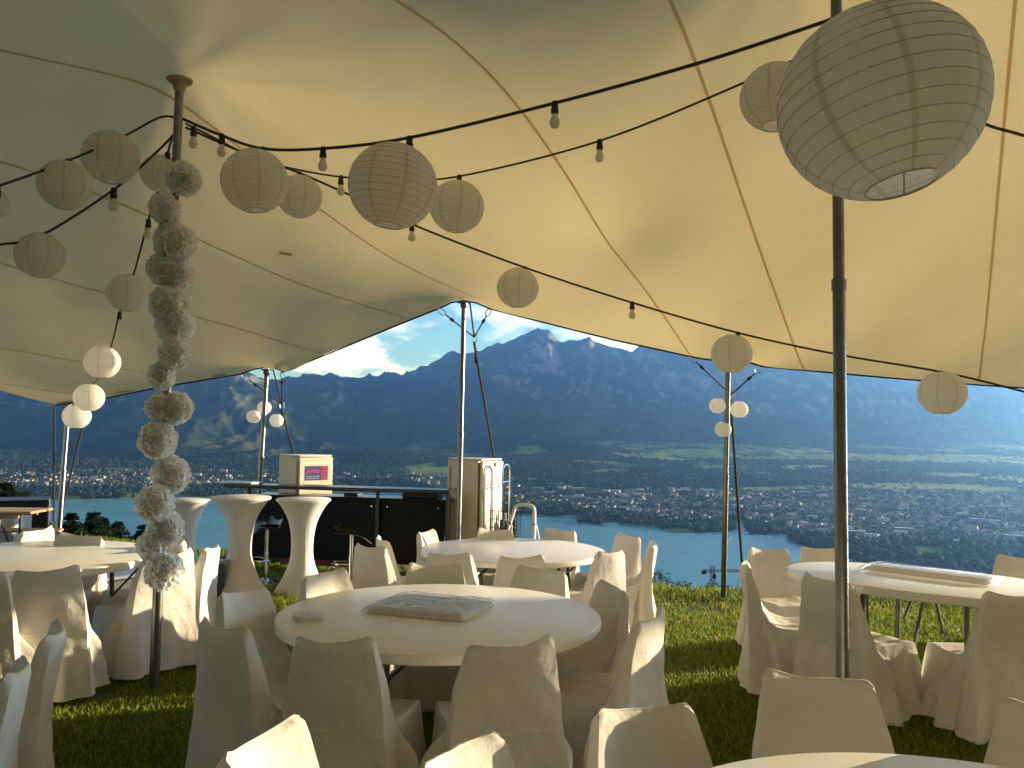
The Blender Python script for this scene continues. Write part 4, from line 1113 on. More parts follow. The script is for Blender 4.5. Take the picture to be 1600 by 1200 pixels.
c1 = tpos(688, 957, .74); T1 = round_table(c1.x, c1.y, 'round white folding table in the middle with a wrapped cloth package on it', rz=.0, lx=.32)
c2 = tpos(802, 858, .74); T2 = round_table(c2.x, c2.y, 'round white folding table behind the middle one, in front of the fridge and ladder', rz=.1)
c3 = Vector((at(1448, 905, 5.65).x, 5.65, at(1448, 905, 5.65).z)); T3 = round_table(c3.x, c3.y, 'round white folding table on the right with a long white bundle on it', ztop=c3.z, rz=R(53), tilt=(R(-2.2), R(2.2)))
c4 = Vector((at(40, 868, 6.25).x, 6.25, at(40, 868, 6.25).z)); T4 = round_table(c4.x, c4.y, 'round white folding table at the left edge beside the pom-pom garland', ztop=c4.z, rz=-.1)
c5 = Vector((1.08, 1.71, 0)); T5 = round_table(c5.x, c5.y, 'round white folding table cut off by the bottom right of the photo', rz=.4)
for nm, c in (('c1', c1), ('c2', c2), ('c3', c3), ('c4', c4)): print(nm, [round(v, 2) for v in c], 'ground', round(ground(c.x, c.y), 3))

# ================================================================== COVERED CHAIRS (sitter looks along +y)
def chair_mesh(seed):
    r = random.Random(seed)
    topw = r.uniform(.176, .190); skew = r.uniform(-.010, .010); flare = r.uniform(.9, 1.15); ear = (r.uniform(.0, .028), r.uniform(.0, .028))
    inner = [(-.345, .842, topw), (-.328, .834, topw + .003), (-.312, .79, topw + .013), (-.290, .72, topw + .027), (-.262, .64, topw + .040), (-.228, .56, topw + .049), (-.188, .502, topw + .050), (-.135, .470, topw + .045),
             (-.06, .458, topw + .040), (.04, .456, topw + .038), (.13, .460, topw + .036), (.185, .460, topw + .034), (.212, .448, topw + .033)]
    front = [(.226, .42, topw + .036), (.236, .32, topw + .042), (.25, .2, topw + .052), (.262, .1, topw + .060), (.272, .035, topw + .068)]
    outer = [(-.352, .842, topw), (-.362, .825, topw + .004), (-.356, .76, topw + .018), (-.344, .68, topw + .033), (-.330, .58, topw + .048), (-.318, .48, topw + .058), (-.318, .40, topw + .066), (-.328, .30, topw + .077), (-.342, .18, topw + .090), (-.356, .035, topw + .106)]
    def res(pts, n):
        P = [Vector(p) for p in pts]; S = spline(P, 6); L = [0]
        for a, b in zip(S, S[1:]): L.append(L[-1] + (b - a).length)
        out = []
        for k in range(n):
            d = L[-1] * k / (n - 1); i = 0
            while i < len(L) - 2 and L[i + 1] < d: i += 1
            out.append(S[i].lerp(S[i + 1], (d - L[i]) / max(1e-9, L[i + 1] - L[i])))
        return out
    NI, NF, NO, NUx = 34, 12, 28, 17
    I = res(inner, NI); Fp = res(front, NF); O = res(outer, NO)
    us = [math.copysign(abs(-1 + 2 * k / (NUx - 1)) ** .72, -1 + 2 * k / (NUx - 1)) for k in range(NUx)]
    def wrap(z):  # back shell curves round the sitter
        return sm(z, .46, .72)
    def pt(p, u, side):
        y, z, hw = p
        x = u * hw
        b = wrap(z)
        y2 = y + b * .045 * (u * u - .35) * (1 if side == 'i' else .8)
        tp_ = sm(z, .66, .82); z2 = z + tp_ * (.020 * u * u - .026 * abs(u) ** 16 + ear[0 if u < 0 else 1] * abs(u) ** 5) + skew * u * sm(z, .5, .85)
        if side == 'i' and z < .50 and y < .2: z2 -= .008 * (1 - u * u)
        return Vector((x, y2, z2))
    b = MB()
    gi = [[pt(p, u, 'i') for u in us] for p in I]
    gf = [gi[-1]] + [[pt(p, u, 'f') for u in us] for p in Fp[1:]]
    go = [gi[0]] + [[pt(p, u, 'o') for u in us] for p in O[1:]]
    ph = [r.uniform(0, 6.28) for _ in range(8)]
    for row in gf:
        for k, u in enumerate(us):
            q = row[k]
            if q.z < .44: d = (.45 - q.z); q.y += .030 * d * math.sin(5 * u + ph[0]) * 2 + .018 * math.sin(11 * u + ph[1]) * d * 2
    for row in go:
        for k, u in enumerate(us):
            q = row[k]
            if q.z < .44: d = (.45 - q.z); q.y += .06 * d * math.sin(3.3 * u + ph[2]) + .045 * d * math.sin(7.5 * u + ph[3]) + .030 * d * math.sin(14 * u + ph[7])
    def addgrid(g):
        n = len(g[0]); b.add([v for row in g for v in row], [(i * n + j, i * n + j + 1, (i + 1) * n + j + 1, (i + 1) * n + j) for i in range(len(g) - 1) for j in range(n - 1)])
    addgrid(gi); addgrid(gf); addgrid(go)
    NS = 18
    for sd, kcol in ((-1, 0), (1, NUx - 1)):
        A = [gi[i][kcol] for i in range(NI)]; Rr = [go[j][kcol] for j in range(NO)]; Ff = [gf[j][kcol] for j in range(NF)]
        def samp(C, n):
            L = [0]
            for a, c in zip(C, C[1:]): L.append(L[-1] + (c - a).length)
            out = []
            for k in range(n):
                d = L[-1] * k / (n - 1); i = 0
                while i < len(L) - 2 and L[i + 1] < d: i += 1
                out.append(C[i].lerp(C[i + 1], (d - L[i]) / max(1e-9, L[i + 1] - L[i])))
            return out
        Fs = samp(Ff, NO); Rs = Rr
        Hm = [Rr[-1].lerp(Ff[-1], k / (NI - 1)) for k in range(NI)]
        for k in range(NI):
            s = k / (NI - 1); Hm[k] = Hm[k] + Vector((sd * (.055 * flare * math.sin(math.pi * s) + .02 * math.sin(7 * s * math.pi + ph[4]) * math.sin(math.pi * s)), 0, .012 * math.sin(5 * s + ph[5]) * math.sin(math.pi * s)))
        g = []
        for j in range(NO):
            t = j / (NO - 1); row = []
            for i in range(NI):
                s = i / (NI - 1)
                P = A[i] * (1 - t) + Hm[i] * t + Rs[j] * (1 - s) + Fs[j] * s - (A[0] * (1 - s) * (1 - t) + A[-1] * s * (1 - t) + Hm[0] * (1 - s) * t + Hm[-1] * s * t)
                e = math.sin(math.pi * s) * math.sin(math.pi * min(1, t * 1.0))
                # pleat that springs from the corner of seat and back, and slighter folds round it
                pl = .066 * math.exp(-((s - .48 + .12 * t) / .055) ** 2) * sm(t, .06, .5) - .032 * math.exp(-((s - .61) / .085) ** 2) * sm(t, .05, .5) - .030 * math.exp(-((s - .31) / .07) ** 2) * sm(t, .15, .6) + .016 * math.exp(-((s - .80) / .05) ** 2) * sm(t, .3, .9) - .022 * math.exp(-((s - .5) / .10) ** 2) * math.exp(-((t - .1) / .14) ** 2)
                P = P + Vector((sd * (pl + .008 * e * math.sin(13 * s + 3 * t + ph[6]) - .020 * math.sin(math.pi * s) * (1 - t) * t * 2.2), 0, 0))
                row.append(P)
            g.append(row)
        for i in range(NI): g[0][i] = A[i].copy(); 
        for j in range(NO): g[j][0] = Rs[j].copy()
        addgrid(g)
    rowk = min(range(NO), key=lambda j: abs(go[j][NUx // 2].z - .455)); b.tube([q + Vector((0, -.001, 0)) for q in go[rowk]], .0032, 5)
    b.tube([q.copy() for q in gi[0]], .004, 5)
    import bmesh
    me = bpy.data.meshes.new('cover'); me.from_pydata([v for v in b.v], [], b.f)
    bm = bmesh.new(); bm.from_mesh(me); bmesh.ops.remove_doubles(bm, verts=bm.verts, dist=.0012)
    bmesh.ops.recalc_face_normals(bm, faces=bm.faces)
    bm.normal_update()
    for v in bm.verts:
        if v.is_boundary: continue
        p = v.co
        n1 = mnoise.noise(Vector((p.x * 9 + seed * 3.1, p.y * 9, p.z * 5))); n2 = mnoise.noise(Vector((p.x * 24 + p.z * 9, p.y * 24 + seed, p.z * 14 - p.x * 9)))
        # soft diagonal pulls
        dg = math.sin((p.x * 1.3 + p.z * 1.0) * 34 + 5 * n1 + seed) * sm(p.z, .15, .45) * (1 - sm(p.z, .55, .8))
        v.co = p + v.normal * (.0065 * n1 + .0024 * n2 + .0026 * dg)
    bm.to_mesh(me); bm.free()
    me.materials.append(M['cover']); me.polygons.foreach_set('use_smooth', [True] * len(me.polygons)); me.update(); me.set_sharp_from_angle(angle=R(58))
    return me
CH = [chair_mesh(s) for s in range(6)]
lm = MB().tube([(0, 0, .40), (0, 0, 0)], .0125, 8).lathe([(.017, 0), (.017, .03)], 10).mesh('leg', M['chairleg'])
proto_chairs = []
for i in range(6):
    t = thing('covered_chair', 'chair', 'chair')
    cv = link('cover', CH[i], t)
    for x in (-.19, .19):
        for y in (-.235, .19): link('leg', lm, t, (x, y, 0))
    proto_chairs.append(t)
used = set()
def chair_at(p, face, label, grp, kind):
    t = proto_chairs[kind % 6]
    if kind % 6 in used: t = copy_tree(t)
    used.add(kind % 6)
    t.location = p; t.rotation_euler = (0, 0, math.atan2(-face.x, face.y))
    slope_y = (ground(p.x, p.y + .3) - ground(p.x, p.y - .3)) / .6
    tag(t, label, 'chair', grp)
    return t
def chair_px(px, py, target, label, grp, turn=0.0, face=None, kind=None):
    """px, py: middle of the top edge of the back"""
    p = on(px, py, .835)
    if face is None:
        f = Vector((target.x - p.x, target.y - p.y)); f.normalize()
    else: f = Vector(face).normalized()
    c, s = math.cos(R(turn)), math.sin(R(turn)); f = Vector((f.x * c - f.y * s, f.x * s + f.y * c))
    o = Vector((p.x + f.x * .335, p.y + f.y * .335)); 
    chair_px.n += 1
    return chair_at(Vector((o.x, o.y, ground(o.x, o.y))), f, label, grp, chair_px.n if kind is None else kind)
chair_px.n = 0
g1_ = 'covered chairs round the middle table'; g2_ = 'covered chairs round the table by the fridge'; g3_ = 'covered chairs round the right table'
g4_ = 'covered chairs round the left table'; g5_ = 'covered chairs of the nearest tables'
for a_ in [
    (520, 1004, c1, "covered chair at the middle table's near side, left of two backs facing us", g1_, 4),
    (798, 1010, c1, "covered chair at the middle table's near side, right of two backs facing us", g1_, -4),
    (346, 982, c1, "covered chair near left of the middle table, shaded back turned left", g1_, 4),
    
    (505, 900, c1, "sunlit covered chair far left of the middle table, before the cocktail tables", g1_, 4),
    (680, 889, c1, "covered chair beyond the middle table, left of two showing only their tops", g1_, 0),
    (848, 894, c1, "covered chair beyond the middle table, right of two showing only their tops", g1_, 0),
    (960, 921, c1, "covered chair far right of the middle table, overlapping a creased sunlit back", g1_, 0),
    (1018, 965, c1, 'white covered chair at the near right of the middle table with a brightly sunlit back', g1_, -6),
    (577, 856, c2, 'white covered chair at the left of the fridge table, dull back turned to the stool', g2_, 8),
    (596, 843, c2, 'white covered chair in sun at the left of the fridge table beside the black bar', g2_, 0),
    (664, 833, c2, 'white covered chair at the far left of the fridge table against the bar, sunlit front', g2_, 0),
    (700, 867, c2, 'white covered chair at the near left side of the fridge table, back to us', g2_, 0),
    (815, 871, c2, 'white covered chair at the near right side of the fridge table, back to us', g2_, 0),
    (774, 831, c2, 'white covered chair at the far side of the fridge table just below the crate', g2_, 0),
    (876, 832, c2, 'white covered chair at the far side of the fridge table right of the ladder', g2_, 0),
    (956, 864, c2, "covered chair right of the fridge table, creased sunlit patch on its back", g2_, 0),
    (984, 842, c2, 'white covered chair at the far right of the fridge table against the lake', g2_, 0),
    (1021, 853, c2, 'white covered chair at the outer right of the fridge table, seen from the side', g2_, -8),
    (1164, 888, c3, 'white covered chair at the left of the right table with leg shadows on its hem', g3_, 0),
    (1200, 865, c3, 'white covered chair at the far left of the right table with a sunlit seat', g3_, 0),
    (1282, 864, c3, 'white covered chair at the far side of the right table behind the near pole', g3_, 0),
    (1290, 908, c3, 'white covered chair at the near left of the right table, crossed by the near pole', g3_, 0),
    (1592, 932, c3, "covered chair near right of the right table, its shaded back cut off", g3_, 0),
    (1592, 876, c3, "covered chair beyond the right table, its rounded top cut off at right", g3_, 0),
    (73, 894, c4, 'white covered chair with a dark shaded back at the near side of the left table', g4_, -10),
    (128, 841, c4, "covered chair beyond the left table, right of the leaning corner pole", g4_, 0),
    (283, 850, c4, 'white covered chair behind the lowest pom-poms, its back half hidden', g4_, 0),
    (333, 861, c4, 'white covered chair right of the garland with a glaring sunlit back', g4_, -4),
    (-48, 905, c4, "covered chair near left of the left table, cut off by the picture edge", g4_, 0),
]:
    chair_px(a_[0], a_[1], a_[2], a_[3], a_[4], a_[5])
# a covered chair turned towards the beer table, and those of tables mostly outside the frame
chair_px(60, 832, None, 'white covered chair with a curved sunlit edge beside the beer bench at the left', g4_, 0, face=(-1, .15))
chair_px(378, 930, None, 'white covered chair at the left of the middle table, its backrest half in sun', g1_, 0, face=(.90, -.42))
chair_px(264, 871, None, 'white covered chair behind the foot of the garlanded pole, its back sunlit', g4_, 0, face=(-.82, .57))
chair_px(86, 994, None, 'white covered chair at the lower left, taller of two, turned to the left', g5_, 0, face=(-.92, -.38))
chair_px(28, 1050, None, 'white covered chair in the lower left corner, cut off by the left edge', g5_, 0, face=(-.92, -.38))
chair_px(404, 1160, None, 'white covered chair at the bottom left of the middle, only its slanting top showing', g5_, 0, face=(.96, -.27))
chair_px(716, 1183, None, 'white covered chair at the very bottom centre, only a pointed corner of the top showing', g5_, 0, face=(.85, -.5))
chair_px(1003, 1119, None, "covered chair left of the nearest table, sharp shadow on its sunlit back", g5_, 0, face=(.42, -.91))
chair_px(1278, 1068, None, "covered chair beyond the nearest table, hiding the near pole's foot", g5_, 0, face=(-.1, -1))
chair_px(1668, 1130, None, "covered chair right of the nearest table, only a sliver in view", g5_, 0, face=(-.7, -.6))

# ---- wrapped linen on the tables
def wrapped(px, py, dims, rz, table_c, ztop, label, name='linen_package', seed=1, film=1.0, cat='package'):
    d = ray(px, py); k = (ztop - CAM_Z) / d.z; p = Vector((d.x * k, d.y * k, ztop + .002))
    t = thing(name, label, cat, p, rz); w, l, h = dims
    def slab(wi, li, hi, amp, n, sd, fr):
        r = random.Random(sd); g = []; 
        nx = n; ny = max(6, int(n * li / wi))
        prof = [(0, 0), (0, .25), (.0, .7), (.02, .93), (.06, 1.0)]
        top = []
        for j in range(ny + 1):
            row = []
            for i in range(nx + 1):
                u = i / nx * 2 - 1; v = j / ny * 2 - 1
                ex = 1 - abs(u) ** 10; ey = 1 - abs(v) ** 10
                z = hi * min(1, (ex * ey) ** .5 * 1.2)
                q = Vector((u * wi / 2, v * li / 2, 0)); nn = mnoise.noise(Vector((q.x * fr, q.y * fr, sd))) + .6 * mnoise.noise(Vector((q.x * fr * 2.7, q.y * fr * 2.7, sd + 5)))
                rdg = 1 - abs(mnoise.noise(Vector((q.x * fr * 1.4 + 3, q.y * fr * 1.4, sd + 9)))) * 2.2
                row.append(q + Vector((amp * nn * .6, amp * nn * .5, max(0, z + amp * (nn * .5 + rdg * .5) * (1 if z > hi * .3 else .3)))))
            top.append(row)
        return top
    def put(g, nm, mt):
        b = MB(); n = len(g[0]); b.add([v for r_ in g for v in r_], [(i * n + j, i * n + j + 1, (i + 1) * n + j + 1, (i + 1) * n + j) for i in range(len(g) - 1) for j in range(n - 1)])
        b.obj(nm, mt, t, angle=60)
    put(slab(w, l, h, .005 if l > .3 else .0025, 44, seed, 9), 'folded_cloth', M['linen'])
    if film: put(slab(w * 1.07, l * 1.07, h + .010, .010 * film, 60, seed + 40, 16), 'plastic_wrap', M['film'])
    return t
z1 = ground(c1.x, c1.y) + .74
wrapped(674, 951, (.60, .50, .026), -.33, c1, z1, 'large folded tablecloth in crinkled clear plastic on the middle table', seed=3)
wrapped(481, 968, (.14, .12, .016), .5, c1, z1, 'small crumpled clear plastic bag at the left rim of the middle table', name='plastic_bag', seed=8, film=1.9, cat='bag')
wrapped(1450, 899, (.80, .26, .030), -.80, c3, c3.z + .008, 'long white plastic wrapped bundle lying across the right table', name='linen_bundle', seed=12, film=.35)

# ================================================================== BAR AREA
def cocktail(px, pytop, base_px, base_py, rtop_px, label):
    b = on(base_px, base_py); tp = at(px, pytop, b.y); h = tp.z - b.z; rt = rtop_px / F_PX * b.y
    t = thing('cocktail_table', label, 'high table', b, random.uniform(0, .8)); 
    prof = []
    for k in range(33):
        f = k / 32; w = .40 + .60 * abs((f - .46) / .54) ** 2.7
        if f < .46: w = .40 + .56 * ((.46 - f) / .46) ** 1.8
        prof.append((rt * w, h * (f * .985)))
    ph = random.uniform(0, 6)
    def mod(r_, z, th):
        f = z / h; lob = .10 * (1 - sm(f, 0, .5)); return r_ * (1 + lob * math.cos(4 * th + ph) + .012 * math.sin(17 * th + 6 * f) * math.exp(-((f - .5) / .25) ** 2))
    MB().lathe(prof, 64, cap=False, mod=mod).obj('stretch_cover', M['stretch'], t, angle=80)
    MB().lathe([(.001, h + .004), (rt * .98, h + .003), (rt * 1.012, h - .004), (rt * 1.015, h - .020), (rt * .99, h - .030)], 64, cap=False).obj('tabletop', M['stretch'], t, angle=50)
    for k in range(4): MB().lathe([(.03, -.02), (.03, .02)], 10, (rt * .9 * math.cos(k * 1.571 - ph / 4), rt * .9 * math.sin(k * 1.571 - ph / 4), 0)).obj('foot', M['chairleg'], t)
cocktail(288, 780, 288, 912, 34, 'white stretch covered cocktail table half hidden behind the pom-pom garland')
cocktail(381, 776, 372, 926, 44, 'white stretch covered cocktail table left of the bar, middle of three')
cocktail(468, 779, 470, 927, 41, 'white stretch covered cocktail table in front of the black bar')

bl = at(385, 880, 11.5); br_ = at(700, 890, 11.0)
bo = Vector((bl.x, bl.y, ground((bl.x + br_.x) / 2, 11.2) + .02)); dv = Vector((br_.x - bl.x, br_.y - bl.y)); BL = dv.length; brz = math.atan2(dv.y, dv.x)
bar = thing('bar_counter', 'long black bar counter with raised top in front of the lake', 'bar', bo, brz)
MB().box((BL / 2 - .07, -.10, 1.10), (BL + .30, .42, .045), bev=.012).obj('counter_top', M['blacktop'], bar)
MB().box((-.14, -.02, 1.135), (.55, .36, .02), bev=.006).obj('tray', M['alu'], bar)
MB().box((BL / 2, .30, .955), (BL - .02, .46, .03), bev=.006).obj('work_top', M['blacktop'], bar)
half = BL * .655
MB().box((half / 2 + .035, .055, .54), (half - .03, .035, .86), bev=.006).obj('front_panel', M['black'], bar)
MB().add([(half + .024, .035, .10), (BL - .13, .035, .10), (BL + .0, .035, .97), (half + .024, .035, .97), (half + .024, .075, .10), (BL - .13, .075, .10), (BL + .0, .075, .97), (half + .024, .075, .97)],
         [(0, 1, 2, 3), (7, 6, 5, 4), (0, 4, 5, 1), (1, 5, 6, 2), (2, 6, 7, 3), (3, 7, 4, 0)]).obj('front_panel', M['black'], bar, smooth=False)
for x in (.02, half, BL - .02): MB().tube([(x, 0, 0), (x, -.02, 1.08)], .026, 10).obj('post', M['leg'], bar)
for x in (.35, half * .55, half - .1, half + .12, BL - .16):
    MB().lathe([(.014, -.012), (.014, .0), (.010, .006)], 10, (0, 0, 0)).add([], []).obj('bolt', M['steel'], bar, Vector((x, .03, .86))).rotation_euler = (R(90), 0, 0)
MB().box((half * .62, .02, .075), (half * .72, .03, .075), bev=.006).obj('red_skirting', M['red'], bar)
MB().box((BL - .45, .30, 1.01), (.5, .3, .08), bev=.01).box((half * .75, .3, .99), (.2, .2, .05), bev=.01).obj('drip_tray', M['case'], bar)
MB().box((.0, .30, .47), (.04, .44, .92)).obj('side_panel', M['black'], bar)

def fridge(px_l, px_m, px_r, py_top, y, theta, base_h, label, sticker=False):
    zt = at(px_m, py_top, y).z; c = at(px_m, py_top, y)
    k = y / F_PX
    w = (px_m - px_l) * k / math.cos(theta); dpt = (px_r - px_m) * k / math.sin(theta)
    zb = ground(c.x, y + .3) + base_h; h = zt - zb
    # local frame: near vertical edge at origin, x to the left-back (broad side), y to the right-back (door side)
    t = thing('fridge', label, 'fridge', (c.x, c.y, zb), 0)
    ex = Vector((-math.cos(theta), math.sin(theta), 0)); ey = Vector((math.sin(theta), math.cos(theta), 0))
    rot = Matrix((ex, ey, Vector((0, 0, 1)))).transposed()
    b = lambda cx, cy, cz, dx, dy, dz, bev=.008: MB().box(rot @ Vector((cx, cy, cz)), (dx, dy, dz), bev=bev, rot=rot)
    b(w / 2 + .03, dpt / 2, h / 2 + .01, w - .06, dpt, h - .02, .012).obj('cabinet', M['fridge'], t)
    b(.026, dpt / 2, h / 2, .012, dpt - .02, h - .06).obj('door_gasket', M['fridgedark'], t)
    b(-.002, dpt / 2, (h - .07) / 2 + .02, .045, dpt, h - .13, .012).obj('door', M['fridge'], t)
    b(.0, dpt / 2, h - .045, .045, dpt, .068, .010).obj('control_panel', M['fridge'], t)
    b(w / 2, dpt / 2, h + .012, w, dpt, .026, .01).obj('top', M['fridge'], t)
    return t, rot, w, dpt, h
f1, rot1, w1, d1, h1 = fridge(424, 467, 510, 714, 11.75, R(45), 0.02, 'smaller cream fridge behind the bar counter with a blue and pink sticker', True)
def on_face(rot, y0, z0, dx, dz, off, th=.003): return rot @ Vector((off, y0, z0)), (th, dx, dz)
sx = -.026
sz0 = h1 - .09
yl, yr = d1 * .16, d1 * .84; zt_, zb_ = sz0 - .04, sz0 - .245
MB().box(rot1 @ Vector((sx, (yl + yr) / 2, (zt_ + zb_) / 2)), (.003, yr - yl, zt_ - zb_), rot=rot1).obj('sticker', M['blue'], f1, smooth=False)
ym = yl + (yr - yl) * .70
MB().box(rot1 @ Vector((sx - .0025, (ym + yr) / 2, (zt_ + zb_) / 2)), (.002, yr - ym, zt_ - zb_), rot=rot1).obj('sticker_field', M['pinkdim'], f1, smooth=False)
def text_on(txt, size, pos, rot, parent, name, mt, shear=0.0, ax=None):
    cu = bpy.data.curves.new('tmp', 'FONT'); cu.body = txt; cu.size = size; cu.shear = shear; cu.extrude = .0008; cu.align_x = 'LEFT'; cu.resolution_u = 3
    o = bpy.data.objects.new('tmp', cu); col.objects.link(o)
    bpy.context.view_layer.update()
    me = bpy.data.meshes.new_from_object(o.evaluated_get(bpy.context.evaluated_depsgraph_get()))
    bpy.data.objects.remove(o); bpy.data.curves.remove(cu)
    me.name = name; me.materials.clear(); me.materials.append(mt)
    # text x -> along the face, text y -> up, text z -> outwards
    fx, fz = ax; mt4 = Matrix((fx, Vector((0, 0, 1)), fz)).transposed().to_4x4(); mt4.translation = pos
    me.transform(mt4)
    return link(name, me, parent)
eyv = rot1 @ Vector((0, 1, 0)); exv = rot1 @ Vector((-1, 0, 0))
text_on('gerber', (yr - yl) * .235, rot1 @ Vector((sx - .003, yl + .012, zt_ - .098)), rot1, f1, 'sticker_lettering', M['pink'], .25, (eyv, exv))
for k, (zz, ww) in enumerate([(.118, .5), (.15, .62), (.178, .58)]):
    MB().box(rot1 @ Vector((sx - .0022, yl + .012 + (yr - yl) * ww / 2, zt_ - zz)), (.0014, (yr - yl) * ww, .010), rot=rot1).obj('sticker_line', M['palegrey'] if k else M['blue'], f1, smooth=False)
lp = MB()
for (u, v) in [(.76, .2), (.84, .2), (.92, .2), (.76, .45), (.84, .45), (.92, .45), (.78, .72), (.88, .72)]:
    lp.tube(circ(rot1 @ Vector((sx - .0035, yl + (yr - yl) * u, zt_ - (zt_ - zb_) * v)), .011, 10, exv), .0022, 4, closed=True)
lp.obj('sticker_emblem', M['pink'], f1)
f2, rot2, w2, d2_, h2 = fridge(697, 752, 784, 720, 11.15, R(30), 0.0, 'tall cream fridge behind the tall peak pole, right of the bar')
for yy in (.05, d2_ - .05): MB().box(rot2 @ Vector((-.026, yy, h2 - .035)), (.004, .05, .012), rot=rot2).obj('hinge_cover', M['fridgedark'], f2)
MB().box(rot2 @ Vector((-.03, d2_ * .58, h2 - .055)), (.02, .022, .06), rot=rot2, bev=.004).obj('latch', M['case'], f2)
MB().box(rot2 @ Vector((w2 * .9, -.004, h2 * .48)), (.012, .006, h2 * .92), rot=rot2).obj('seam_line', M['fridgedark'], f2)

# hand truck of bent chrome tube standing at the fridge door, wire crate on it
hx = rot2 @ Vector((-.10, 0, 0)); o2 = Vector(f2.location)
ht = thing('hand_truck', 'chrome tube hand truck with two hooped uprights at the tall fridge', 'hand truck', o2 + rot2 @ Vector((-.12, d2_ * .55, 0)))
def H_(x, y, z): return rot2 @ Vector((x, y, z))
for y0, y1, x0 in ((-.42, -.24, 0), (-.02, .18, -.05)):
    MB().tube(spline([H_(x0, y0, .04), H_(x0, y0, .9), H_(x0, y0, h2 - .17), H_(x0, y0 + .03, h2 - .09), H_(x0, (y0 + y1) / 2, h2 - .055), H_(x0, y1 - .03, h2 - .09), H_(x0, y1, h2 - .17), H_(x0, y1, .9), H_(x0, y1, .04)], 6), .013, 8).obj('upright', M['steel'], ht)
MB().tube([H_(0, -.42, h2 - .36), H_(0, -.02, h2 - .35)], .009, 6).tube([H_(-.05, -.02, h2 - .29), H_(-.05, .18, h2 - .29)], .011, 6).obj('crossbar', M['steel'], ht)
MB().box(H_(-.12, -.12, .02), (.28, .5, .02), rot=rot2).obj('toe_plate', M['steel'], ht)
for y0 in (-.44, .20): MB().lathe([(.02, -.025), (.10, -.025), (.11, -.01), (.11, .01), (.10, .025), (.02, .025)], 18, (0, 0, 0)).obj('wheel', M['case'], ht, H_(.06, y0, .10)).rotation_euler = (0, R(90), 0)
cr_ = thing('wire_crate', 'black wire crate of bottles standing on the hand truck', 'crate', o2 + rot2 @ Vector((-.27, d2_ * .38, .06)))
cb = MB(); cw, cd, chh = .36, .26, .88
for k in range(9):
    z = chh * k / 8; cb.tube([H_(-cd / 2, -cw / 2, z), H_(cd / 2, -cw / 2, z), H_(cd / 2, cw / 2, z), H_(-cd / 2, cw / 2, z)], .004, 4, closed=True)
for k in range(8):
    y = -cw / 2 + cw * k / 7; cb.tube([H_(-cd / 2, y, 0), H_(-cd / 2, y, chh)], .004, 4).tube([H_(cd / 2, y, 0), H_(cd / 2, y, chh)], .004, 4)
for k in range(5):
    x = -cd / 2 + cd * k / 4; cb.tube([H_(x, -cw / 2, 0), H_(x, -cw / 2, chh)], .004, 4).tube([H_(x, cw / 2, 0), H_(x, cw / 2, chh)], .004, 4)
cb.obj('wire_cage', M['rope'], cr_)
for i in range(3):
    for j in range(2):
        MB().lathe([(.03, 0), (.034, .02), (.034, .2), (.014, .27), (.012, .33), (.015, .335), (.012, .35)], 12, H_(-.07 + .14 * j, -.11 + .11 * i, .40 + .08 * ((i + j) % 2))).obj('bottle', M['greyplastic'] if (i + j) % 2 else M['leafy'], cr_)

# step ladder
lo_ = on(815, 905); lo_ = Vector((at(816, 860, 11.0).x, 11.0, ground(at(816, 860, 11.0).x, 11.0)))
lad = thing('step_ladder', 'small aluminium step ladder with a hooped handle right of the tall fridge', 'ladder', lo_, R(-22)); 
htop = at(812, 790, 11.0).z - lo_.z
hs_ = htop
MB().tube(spline([(-.25, -.30, 0), (-.205, -.12, hs_ * .55), (-.155, .02, hs_ * .86), (-.13, .06, hs_ * .965), (-.07, .07, hs_), (.07, .07, hs_), (.13, .06, hs_ * .965), (.155, .02, hs_ * .86), (.205, -.12, hs_ * .55), (.25, -.30, 0)], 6), .025, 8).obj('hoop_frame', M['alu'], lad)
for s in (-1, 1):
    MB().tube([(s * .18, .02, hs_ * .76), (s * .22, .42, 0)], .015, 8).obj('rear_leg', M['alu'], lad)
    MB().box((s * .172, -.02, hs_ * .755), (.045, .06, .06), bev=.01).obj('hinge', M['case'], lad)
    MB().box((s * .222, -.187, hs_ * .40), (.042, .012, .16), bev=.003).obj('red_label', M['red'], lad)
for f in (.24, .50): MB().box((0, -.30 + .33 * f, hs_ * f), (.42, .16, .03), bev=.008).obj('step', M['alu'], lad)
MB().tube([(-.205, .30, hs_ * .22), (.205, .30, hs_ * .22)], .010, 6).obj('spreader', M['alu'], lad)

